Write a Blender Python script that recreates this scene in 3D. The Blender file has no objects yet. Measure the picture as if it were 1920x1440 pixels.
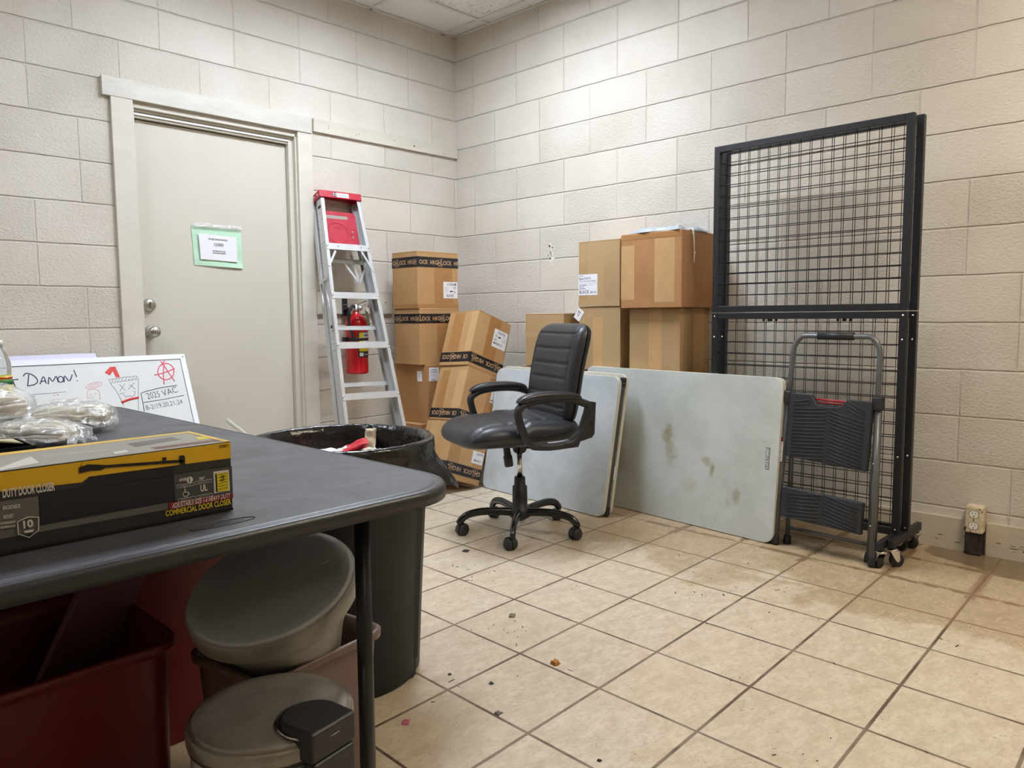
import bpy, bmesh, math, random, json
from mathutils import Vector, Matrix
from math import sin, cos, pi, radians, sqrt
random.seed(7)
S = bpy.context.scene
COL = S.collection

# ---------------------------------------------------------------- camera
F_PX, YAW, PITCH, ROLL = 1414.893, 0.7655789, -0.0895887, -0.0079185
CAM = Vector((-3.699269, -4.091394, 1.038996))
cy, sy, cp, sp = cos(YAW), sin(YAW), cos(PITCH), sin(PITCH)
fwd = Vector((cy*cp, sy*cp, sp)); rgt = Vector((sy, -cy, 0)); upv = rgt.cross(fwd)
rr_ = cos(ROLL)*rgt + sin(ROLL)*upv
uu_ = -sin(ROLL)*rgt + cos(ROLL)*upv
cam_data = bpy.data.cameras.new('camera')
cam = bpy.data.objects.new('camera', cam_data); COL.objects.link(cam)
m = Matrix((rr_, uu_, -fwd)).transposed().to_4x4(); m.translation = CAM
cam.matrix_world = m
cam_data.sensor_fit = 'HORIZONTAL'; cam_data.sensor_width = 36
cam_data.lens = F_PX*36/1920
cam_data.clip_start = 0.02
S.camera = cam
# ---------------------------------------------------------------- world, exposure
w = bpy.data.worlds.new('world'); S.world = w; w.use_nodes = True
w.node_tree.nodes['Background'].inputs[0].default_value = (0.9, 0.95, 1, 1)
w.node_tree.nodes['Background'].inputs[1].default_value = 0.02
S.view_settings.view_transform = 'Standard'; S.view_settings.look = 'None'
S.view_settings.exposure = 0.10; S.view_settings.gamma = 1.0; S.view_settings.use_curve_mapping = False
S.cycles.use_denoising = True
S.cycles.max_bounces = 8; S.cycles.diffuse_bounces = 5; S.cycles.transparent_max_bounces = 16
# ceiling troffers: (x0, x1, y0, y1, radiance, colour)
TROFFERS = [(-1.94, -0.72, -1.58, -0.97, 36.0, (0.80, 0.885, 1.0)),
            (-4.38, -3.16, -1.58, -0.97, 15.0, (0.84, 0.91, 1.0)),
            (-1.94, -0.72, -4.63, -4.02, 28.0, (1.0, 0.87, 0.69)),
            (-4.38, -3.16, -6.46, -5.85, 3.0, (1.0, 0.95, 0.86))]

# ---------------------------------------------------------------- materials
MATS = {}
def P(name, col, rough=0.5, metal=0.0, bump=0.0, bscale=200.0, var=0.0, vscale=8.0, spec=0.5, col2=None, coat=0.0, stretch=None, bdist=0.002):
    if name in MATS: return MATS[name]
    mt = bpy.data.materials.new(name); mt.use_nodes = True
    nt = mt.node_tree; b = nt.nodes['Principled BSDF']
    b.inputs['Base Color'].default_value = (*col, 1)
    b.inputs['Roughness'].default_value = rough; b.inputs['Metallic'].default_value = metal
    b.inputs['Specular IOR Level'].default_value = spec
    b.inputs['Coat Weight'].default_value = coat
    tc = nt.nodes.new('ShaderNodeTexCoord'); mp = nt.nodes.new('ShaderNodeMapping')
    nt.links.new(tc.outputs['Object'], mp.inputs['Vector'])
    if stretch: mp.inputs['Scale'].default_value = stretch
    if var > 0:
        n = nt.nodes.new('ShaderNodeTexNoise'); n.inputs['Scale'].default_value = vscale; n.inputs['Detail'].default_value = 6
        n.inputs['Roughness'].default_value = 0.65
        nt.links.new(mp.outputs[0], n.inputs['Vector'])
        r = nt.nodes.new('ShaderNodeMapRange'); r.inputs[1].default_value = 0.35; r.inputs[2].default_value = 0.68
        nt.links.new(n.outputs['Fac'], r.inputs[0])
        mx = nt.nodes.new('ShaderNodeMix'); mx.data_type = 'RGBA'
        c2 = col2 or tuple(c*(1-var) for c in col)
        mx.inputs[6].default_value = (*col, 1); mx.inputs[7].default_value = (*c2, 1)
        nt.links.new(r.outputs[0], mx.inputs[0]); nt.links.new(mx.outputs[2], b.inputs['Base Color'])
    if bump > 0:
        n = nt.nodes.new('ShaderNodeTexNoise'); n.inputs['Scale'].default_value = bscale; n.inputs['Detail'].default_value = 4
        nt.links.new(mp.outputs[0], n.inputs['Vector'])
        bp = nt.nodes.new('ShaderNodeBump'); bp.inputs['Strength'].default_value = bump; bp.inputs['Distance'].default_value = bdist
        nt.links.new(n.outputs['Fac'], bp.inputs['Height']); nt.links.new(bp.outputs[0], b.inputs['Normal'])
    MATS[name] = mt; return mt

def srgb(r, g, b):
    f = lambda c: (c/255/12.92) if c/255 <= 0.04045 else ((c/255+0.055)/1.055)**2.4
    return (f(r), f(g), f(b))

class G:                                    # tiny math-node builder
    def __init__(s, nt): s.nt = nt
    def m(s, op, a, b=None, c=None):
        n = s.nt.nodes.new('ShaderNodeMath'); n.operation = op
        for i, v in enumerate((a, b, c)):
            if v is None: continue
            if isinstance(v, (int, float)): n.inputs[i].default_value = v
            else: s.nt.links.new(v, n.inputs[i])
        return n.outputs[0]
    def ramp(s, v, a, b, to0=0.0, to1=1.0):
        n = s.nt.nodes.new('ShaderNodeMapRange'); n.interpolation_type = 'SMOOTHSTEP'
        s.nt.links.new(v, n.inputs[0]); n.inputs[1].default_value = a; n.inputs[2].default_value = b
        n.inputs[3].default_value = to0; n.inputs[4].default_value = to1
        return n.outputs[0]
    def noise(s, vec, scale, detail=4, rough=0.55, dist=0.0):
        n = s.nt.nodes.new('ShaderNodeTexNoise'); s.nt.links.new(vec, n.inputs['Vector'])
        n.inputs['Scale'].default_value = scale; n.inputs['Detail'].default_value = detail
        n.inputs['Roughness'].default_value = rough; n.inputs['Distortion'].default_value = dist
        return n.outputs['Fac']
    def mix(s, f, a, b):
        n = s.nt.nodes.new('ShaderNodeMix'); n.data_type = 'RGBA'
        if isinstance(f, (int, float)): n.inputs[0].default_value = f
        else: s.nt.links.new(f, n.inputs[0])
        for i, v in ((6, a), (7, b)):
            if isinstance(v, tuple): n.inputs[i].default_value = (*v, 1)
            else: s.nt.links.new(v, n.inputs[i])
        return n.outputs[2]

def newmat(name):
    mt = bpy.data.materials.new(name); mt.use_nodes = True
    nt = mt.node_tree; b = nt.nodes['Principled BSDF']
    tc = nt.nodes.new('ShaderNodeTexCoord'); MATS[name] = mt
    return mt, nt, b, tc, G(nt)

def block_wall(name, axis, base, sign):
    """painted concrete block: running joints every second course, worn paint texture"""
    mt, nt, b, tc, g = newmat(name)
    sx = nt.nodes.new('ShaderNodeSeparateXYZ'); nt.links.new(tc.outputs['Object'], sx.inputs[0])
    vec = tc.outputs['Object']
    wob = g.m('MULTIPLY', g.m('SUBTRACT', g.noise(vec, 9, 3), 0.5), 0.006)
    s_ = g.m('ADD', g.m('MULTIPLY', sx.outputs[axis], sign), wob); z = g.m('ADD', g.m('SUBTRACT', sx.outputs[2], -0.0215), wob)
    Hh = 0.2032
    zr = g.m('DIVIDE', z, Hh); row = g.m('FLOOR', zr)
    typ = g.m('MODULO', g.m('FLOOR', g.m('DIVIDE', row, 2)), 2)
    dh = g.m('MULTIPLY', g.m('ABSOLUTE', g.m('SUBTRACT', g.m('FRACT', g.m('ADD', zr, 0.5)), 0.5)), Hh)
    u = g.m('DIVIDE', g.m('SUBTRACT', g.m('SUBTRACT', s_, base), g.m('MULTIPLY', typ, Hh)), 2*Hh)
    dv = g.m('MULTIPLY', g.m('ABSOLUTE', g.m('SUBTRACT', g.m('FRACT', g.m('ADD', u, 20.5)), 0.5)), 2*Hh)
    # cell id for per-block roughness
    cid = g.m('ADD', g.m('MULTIPLY', g.m('FLOOR', g.m('ADD', u, 20)), 3.17), g.m('MULTIPLY', row, 7.31))
    rnd = g.m('FRACT', g.m('MULTIPLY', g.m('SINE', cid), 437.5))
    grh = g.ramp(dh, 0.001, 0.0060); grv = g.ramp(dv, 0.001, 0.0060, 0.45, 1.0)
    gr = g.m('MINIMUM', grh, grv)
    fm = nt.nodes.new('ShaderNodeMapping'); fm.inputs['Scale'].default_value = (0.75, 0.75, 1.25); nt.links.new(vec, fm.inputs[0])
    n1 = g.noise(fm.outputs[0], 85, 5, 0.62, 0.6); n2 = g.noise(vec, 22, 4, 0.6)
    n3 = g.noise(vec, 2.2, 2)
    amp = g.m('ADD', 0.30, g.m('MULTIPLY', g.m('MULTIPLY', rnd, n3), 0.85))
    pit = g.ramp(n2, 0.60, 0.70)
    hgt = g.m('ADD', g.m('MULTIPLY', gr, 1.2), g.m('ADD', g.m('MULTIPLY', g.m('MULTIPLY', n1, amp), 1.9), g.m('MULTIPLY', pit, -0.12)))
    bp = nt.nodes.new('ShaderNodeBump'); bp.inputs['Strength'].default_value = 1.0; bp.inputs['Distance'].default_value = 0.0055
    nt.links.new(hgt, bp.inputs['Height']); nt.links.new(bp.outputs[0], b.inputs['Normal'])
    base_c = g.mix(g.ramp(n3, 0.35, 0.65), srgb(213, 207, 197), srgb(208, 201, 189))
    base_c = g.mix(g.m('MULTIPLY', g.ramp(g.noise(vec, 3.1, 6, 0.7), 0.60, 0.75), 0.25), base_c, srgb(186, 172, 150))
    base_c = g.mix(g.m('MULTIPLY', g.m('SUBTRACT', 1.0, grh), 0.06), base_c, srgb(160, 148, 130))
    nt.links.new(base_c, b.inputs['Base Color'])
    b.inputs['Roughness'].default_value = 0.38; b.inputs['Specular IOR Level'].default_value = 0.35
    return mt

def floor_mat():
    mt, nt, b, tc, g = newmat('floor_tile')
    sx = nt.nodes.new('ShaderNodeSeparateXYZ'); vec = tc.outputs['Object']; nt.links.new(vec, sx.inputs[0])
    X = g.m('ADD', sx.outputs[0], 1.457); Y = g.m('ADD', sx.outputs[1], 2.527)
    i = g.m('ADD', g.m('MULTIPLY', X, 3.290), g.m('MULTIPLY', Y, -0.092))
    j = g.m('ADD', g.m('MULTIPLY', X, -0.097), g.m('MULTIPLY', Y, 3.202))
    di = g.m('ABSOLUTE', g.m('SUBTRACT', g.m('FRACT', g.m('ADD', i, 40.5)), 0.5))
    dj = g.m('ABSOLUTE', g.m('SUBTRACT', g.m('FRACT', g.m('ADD', j, 40.5)), 0.5))
    d = g.m('MINIMUM', di, dj)
    jit = g.m('MULTIPLY', g.m('SUBTRACT', g.noise(vec, 30, 3), 0.5), 0.006)
    d = g.m('ADD', d, jit)
    tile = g.ramp(d, 0.0115, 0.0170)
    ti = g.m('FLOOR', g.m('ADD', i, 40)); tj = g.m('FLOOR', g.m('ADD', j, 40))
    rnd = g.m('FRACT', g.m('MULTIPLY', g.m('SINE', g.m('ADD', g.m('MULTIPLY', ti, 12.99), g.m('MULTIPLY', tj, 78.2))), 4375.5))
    # tile-local offset so each tile has its own mottling
    cb = nt.nodes.new('ShaderNodeCombineXYZ'); nt.links.new(g.m('ADD', sx.outputs[0], g.m('MULTIPLY', rnd, 37.0)), cb.inputs[0])
    nt.links.new(sx.outputs[1], cb.inputs[1]); nt.links.new(g.m('MULTIPLY', rnd, 11.0), cb.inputs[2]); tv = cb.outputs[0]
    st = nt.nodes.new('ShaderNodeMapping'); st.inputs['Scale'].default_value = (1.0, 1.7, 1); st.inputs['Rotation'].default_value = (0, 0, 0.5)
    nt.links.new(tv, st.inputs[0]); stv = st.outputs[0]
    n1 = g.noise(stv, 14, 9, 0.72, 0.2); n2 = g.noise(stv, 45, 5, 0.65)
    c = g.mix(g.ramp(n1, 0.34, 0.66), srgb(206, 195, 175), srgb(186, 172, 150))
    c = g.mix(g.m('MULTIPLY', g.ramp(n2, 0.46, 0.66), 0.42), c, srgb(166, 150, 126))
    c = g.mix(g.m('MULTIPLY', rnd, 0.16), c, srgb(196, 176, 146))
    pits = g.ramp(g.noise(tv, 150, 3, 0.5), 0.675, 0.71)
    pz = g.ramp(g.noise(vec, 5, 3), 0.38, 0.58)
    c = g.mix(g.m('MULTIPLY', g.m('MULTIPLY', pits, pz), 0.9), c, srgb(96, 78, 60))
    # hairline cracks / root-like scuffs
    w1 = g.noise(vec, 3.3, 5, 0.6, 0.9)
    ck = g.m('SUBTRACT', 1.0, g.ramp(g.m('ABSOLUTE', g.m('SUBTRACT', w1, 0.47)), 0.0003, 0.0016))
    ck = g.m('MULTIPLY', ck, g.ramp(g.noise(vec, 2.1, 2), 0.52, 0.60))
    c = g.mix(g.m('MULTIPLY', ck, 0.55), c, srgb(100, 84, 66))
    # tan film of dried mud near the right-hand wall, with darker wet tide lines
    nn = g.noise(vec, 3.0, 6, 0.62, 0.35)
    prox = g.m('ADD', sx.outputs[0], g.m('MULTIPLY', g.m('SUBTRACT', nn, 0.5), 1.3))
    zone = g.m('MULTIPLY', g.ramp(prox, -1.06, -0.92), g.ramp(g.m('MULTIPLY', sx.outputs[1], -1.0), 1.25, 1.9))
    film = g.mix(g.ramp(n1, 0.3, 0.7), srgb(170, 150, 120), srgb(158, 137, 108))
    c = g.mix(g.m('MULTIPLY', zone, 0.85), c, film)
    # swirled wipe marks
    wv = g.noise(stv, 7, 4, 0.6, 1.8)
    c = g.mix(g.m('MULTIPLY', g.m('MULTIPLY', g.ramp(g.m('ABSOLUTE', g.m('SUBTRACT', wv, 0.5)), 0.0, 0.02, 1, 0), g.ramp(prox, -1.5, -1.0)), 0.45), c, srgb(222, 204, 168))
    z2 = g.m('MULTIPLY', g.ramp(g.m('ADD', sx.outputs[0], g.m('MULTIPLY', g.m('SUBTRACT', nn, 0.5), 0.9)), -0.62, -0.58), g.ramp(g.m('MULTIPLY', sx.outputs[1], -1.0), 1.5, 2.1))
    tide = g.m('SUBTRACT', 1.0, g.ramp(g.m('ABSOLUTE', g.m('SUBTRACT', g.noise(vec, 4.2, 5, 0.6), 0.5)), 0.004, 0.022))
    neargr = g.ramp(d, 0.03, 0.10, 1.0, 0.0)
    wetline = g.m('MULTIPLY', z2, g.m('MAXIMUM', g.m('MULTIPLY', tide, 0.35), g.m('MULTIPLY', neargr, g.ramp(g.noise(vec, 6, 4), 0.42, 0.52))))
    c = g.mix(g.m('MULTIPLY', wetline, 0.75), c, srgb(132, 106, 76))
    # wet patch beside the outlet
    ox = g.m('MULTIPLY', g.m('ADD', sx.outputs[0], 0.02), 1.6); oy = g.m('ADD', sx.outputs[1], 3.62)
    rad = g.m('SQRT', g.m('ADD', g.m('MULTIPLY', ox, ox), g.m('MULTIPLY', oy, g.m('MULTIPLY', oy, 0.8))))
    wet = g.ramp(g.m('ADD', rad, g.m('MULTIPLY', g.m('SUBTRACT', nn, 0.5), 0.35)), 0.40, 0.45, 1.0, 0.0)
    c = g.mix(g.m('MULTIPLY', wet, 0.8), c, srgb(110, 90, 68))
    gc = g.mix(g.ramp(g.noise(vec, 5, 4), 0.4, 0.6), srgb(128, 112, 95), srgb(92, 72, 58))
    gc = g.mix(zone, gc, srgb(124, 100, 76))
    c = g.mix(tile, gc, c)
    nt.links.new(c, b.inputs['Base Color'])
    ro = g.m('ADD', g.m('MULTIPLY', n1, 0.25), 0.30)
    ro = g.m('SUBTRACT', ro, g.m('MULTIPLY', g.m('MAXIMUM', wet, wetline), 0.22))
    nt.links.new(g.m('ADD', ro, g.m('MULTIPLY', g.m('SUBTRACT', 1.0, tile), 0.15)), b.inputs['Roughness'])
    b.inputs['Specular IOR Level'].default_value = 0.4
    bp = nt.nodes.new('ShaderNodeBump'); bp.inputs['Strength'].default_value = 0.5; bp.inputs['Distance'].default_value = 0.003
    nt.links.new(g.m('ADD', g.ramp(d, 0.009, 0.021), g.m('MULTIPLY', n2, 0.12)), bp.inputs['Height']); nt.links.new(bp.outputs[0], b.inputs['Normal'])
    return mt

def ceiling_mat():
    mt, nt, b, tc, g = newmat('ceiling_panel'); vec = tc.outputs['Object']
    mp = nt.nodes.new('ShaderNodeMapping'); mp.inputs['Scale'].default_value = (1, 0.45, 1); nt.links.new(vec, mp.inputs[0])
    fis = g.ramp(g.noise(mp.outputs[0], 60, 4, 0.6), 0.60, 0.66)
    c = g.mix(g.m('MULTIPLY', fis, 0.55), srgb(232, 231, 230), srgb(140, 132, 124))
    nt.links.new(c, b.inputs['Base Color']); b.inputs['Roughness'].default_value = 0.95
    bp = nt.nodes.new('ShaderNodeBump'); bp.inputs['Strength'].default_value = 0.8; bp.inputs['Distance'].default_value = 0.004
    nt.links.new(g.m('MULTIPLY', fis, -1.0), bp.inputs['Height']); nt.links.new(bp.outputs[0], b.inputs['Normal'])
    return mt

def kraft(name, c1, c2, rough=0.62, horiz=False):
    if name in MATS: return MATS[name]
    mt, nt, b, tc, g = newmat(name); vec = tc.outputs['Object']
    mp = nt.nodes.new('ShaderNodeMapping'); mp.inputs['Scale'].default_value = (60, 60, 2) if not horiz else (2, 2, 60); nt.links.new(vec, mp.inputs[0])
    fl = g.noise(mp.outputs[0], 1.6, 2)
    n = g.noise(vec, 5, 5, 0.6)
    c = g.mix(g.ramp(n, 0.3, 0.7), c1, c2)
    c = g.mix(g.m('MULTIPLY', g.ramp(fl, 0.45, 0.65), 0.14), c, tuple(v*0.72 for v in c1))
    c = g.mix(g.m('MULTIPLY', g.ramp(g.noise(vec, 2.3, 7, 0.7, 0.8), 0.58, 0.62), 0.10), c, tuple(v*0.6 for v in c1))
    nt.links.new(c, b.inputs['Base Color']); b.inputs['Roughness'].default_value = rough; b.inputs['Specular IOR Level'].default_value = 0.25
    bp = nt.nodes.new('ShaderNodeBump'); bp.inputs['Strength'].default_value = 0.55; bp.inputs['Distance'].default_value = 0.005
    dent = g.noise(vec, 7, 3, 0.5)
    nt.links.new(g.m('ADD', dent, g.m('MULTIPLY', fl, 0.03)), bp.inputs['Height']); nt.links.new(bp.outputs[0], b.inputs['Normal'])
    return mt

def emis(name, col, st):
    mt = bpy.data.materials.new(name); mt.use_nodes = True; b = mt.node_tree.nodes['Principled BSDF']
    b.inputs['Base Color'].default_value = (0.8, 0.8, 0.8, 1)
    b.inputs['Emission Color'].default_value = (*col, 1); b.inputs['Emission Strength'].default_value = st
    return mt

def film(name, tint=(1, 1, 1), gloss=0.18, haze=0.12, rough=0.12, bump=0.9, bscale=38):
    """thin clear plastic: mostly see-through, a glossy crinkled skin, a little milky haze"""
    mt = bpy.data.materials.new(name); mt.use_nodes = True; nt = mt.node_tree; nt.nodes.clear(); g = G(nt)
    out = nt.nodes.new('ShaderNodeOutputMaterial'); tr = nt.nodes.new('ShaderNodeBsdfTransparent'); tr.inputs[0].default_value = (*tint, 1)
    gl = nt.nodes.new('ShaderNodeBsdfGlossy'); gl.inputs['Roughness'].default_value = rough
    df = nt.nodes.new('ShaderNodeBsdfDiffuse'); df.inputs[0].default_value = (0.85, 0.86, 0.88, 1)
    tc = nt.nodes.new('ShaderNodeTexCoord'); n = g.noise(tc.outputs['Object'], bscale, 5, 0.6, 0.5)
    bp = nt.nodes.new('ShaderNodeBump'); bp.inputs['Strength'].default_value = bump; bp.inputs['Distance'].default_value = 0.012
    nt.links.new(n, bp.inputs['Height']); nt.links.new(bp.outputs[0], gl.inputs['Normal'])
    m1 = nt.nodes.new('ShaderNodeMixShader'); m1.inputs[0].default_value = haze
    nt.links.new(tr.outputs[0], m1.inputs[1]); nt.links.new(df.outputs[0], m1.inputs[2])
    m2 = nt.nodes.new('ShaderNodeMixShader'); nt.links.new(g.ramp(n, 0.42, 0.62, gloss*0.35, gloss*1.8), m2.inputs[0])
    nt.links.new(m1.outputs[0], m2.inputs[1]); nt.links.new(gl.outputs[0], m2.inputs[2]); nt.links.new(m2.outputs[0], out.inputs[0])
    return mt

BLACK_PL = P('black_plastic', srgb(38, 38, 41), 0.45, bump=0.25, bscale=400)
BLACK_MET = P('black_powder_coat', srgb(30, 31, 36), 0.42, bump=0.15, bscale=600)
CHROME = P('chrome', (0.75, 0.75, 0.76), 0.18, 1.0)
ALU = P('aluminium', srgb(206, 208, 210), 0.42, 0.55, bump=0.15, bscale=60, var=0.12, vscale=14, stretch=(1, 1, 0.2))
PAPER = P('white_paper', srgb(232, 232, 238), 0.75)
INK = P('black_ink', srgb(28, 28, 34), 0.6)
TAPE_BAND = P('black_packing_tape', srgb(30, 29, 34), 0.3, bump=0.3, bscale=25, bdist=0.004)
TAN_INK = P('tan_print', srgb(196, 160, 118), 0.55)
CLEAR_TAPE = P('brown_packing_tape', srgb(172, 126, 78), 0.34, var=0.12, vscale=18, bump=0.3, bscale=18, bdist=0.004, spec=0.4)
CLEAR_TAPE2 = P('tan_packing_tape', srgb(196, 158, 112), 0.36, var=0.1, vscale=18, bump=0.3, bscale=18, bdist=0.004, spec=0.4)
KRAFT_A = kraft('kraft_board', srgb(186, 148, 104), srgb(178, 138, 94))
KRAFT_B = kraft('kraft_board_tan', srgb(180, 152, 112), srgb(170, 142, 102))
KRAFT_C = kraft('kraft_board_red_brown', srgb(178, 134, 92), srgb(166, 122, 80))
CASING = P('trim_paint', srgb(212, 207, 196), 0.42, var=0.09, vscale=14, bump=0.35, bscale=30, stretch=(0.3, 1, 1), bdist=0.003)
DOORP = P('door_paint', srgb(205, 200, 188), 0.5, var=0.03, vscale=3, bump=0.12, bscale=120)

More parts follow.
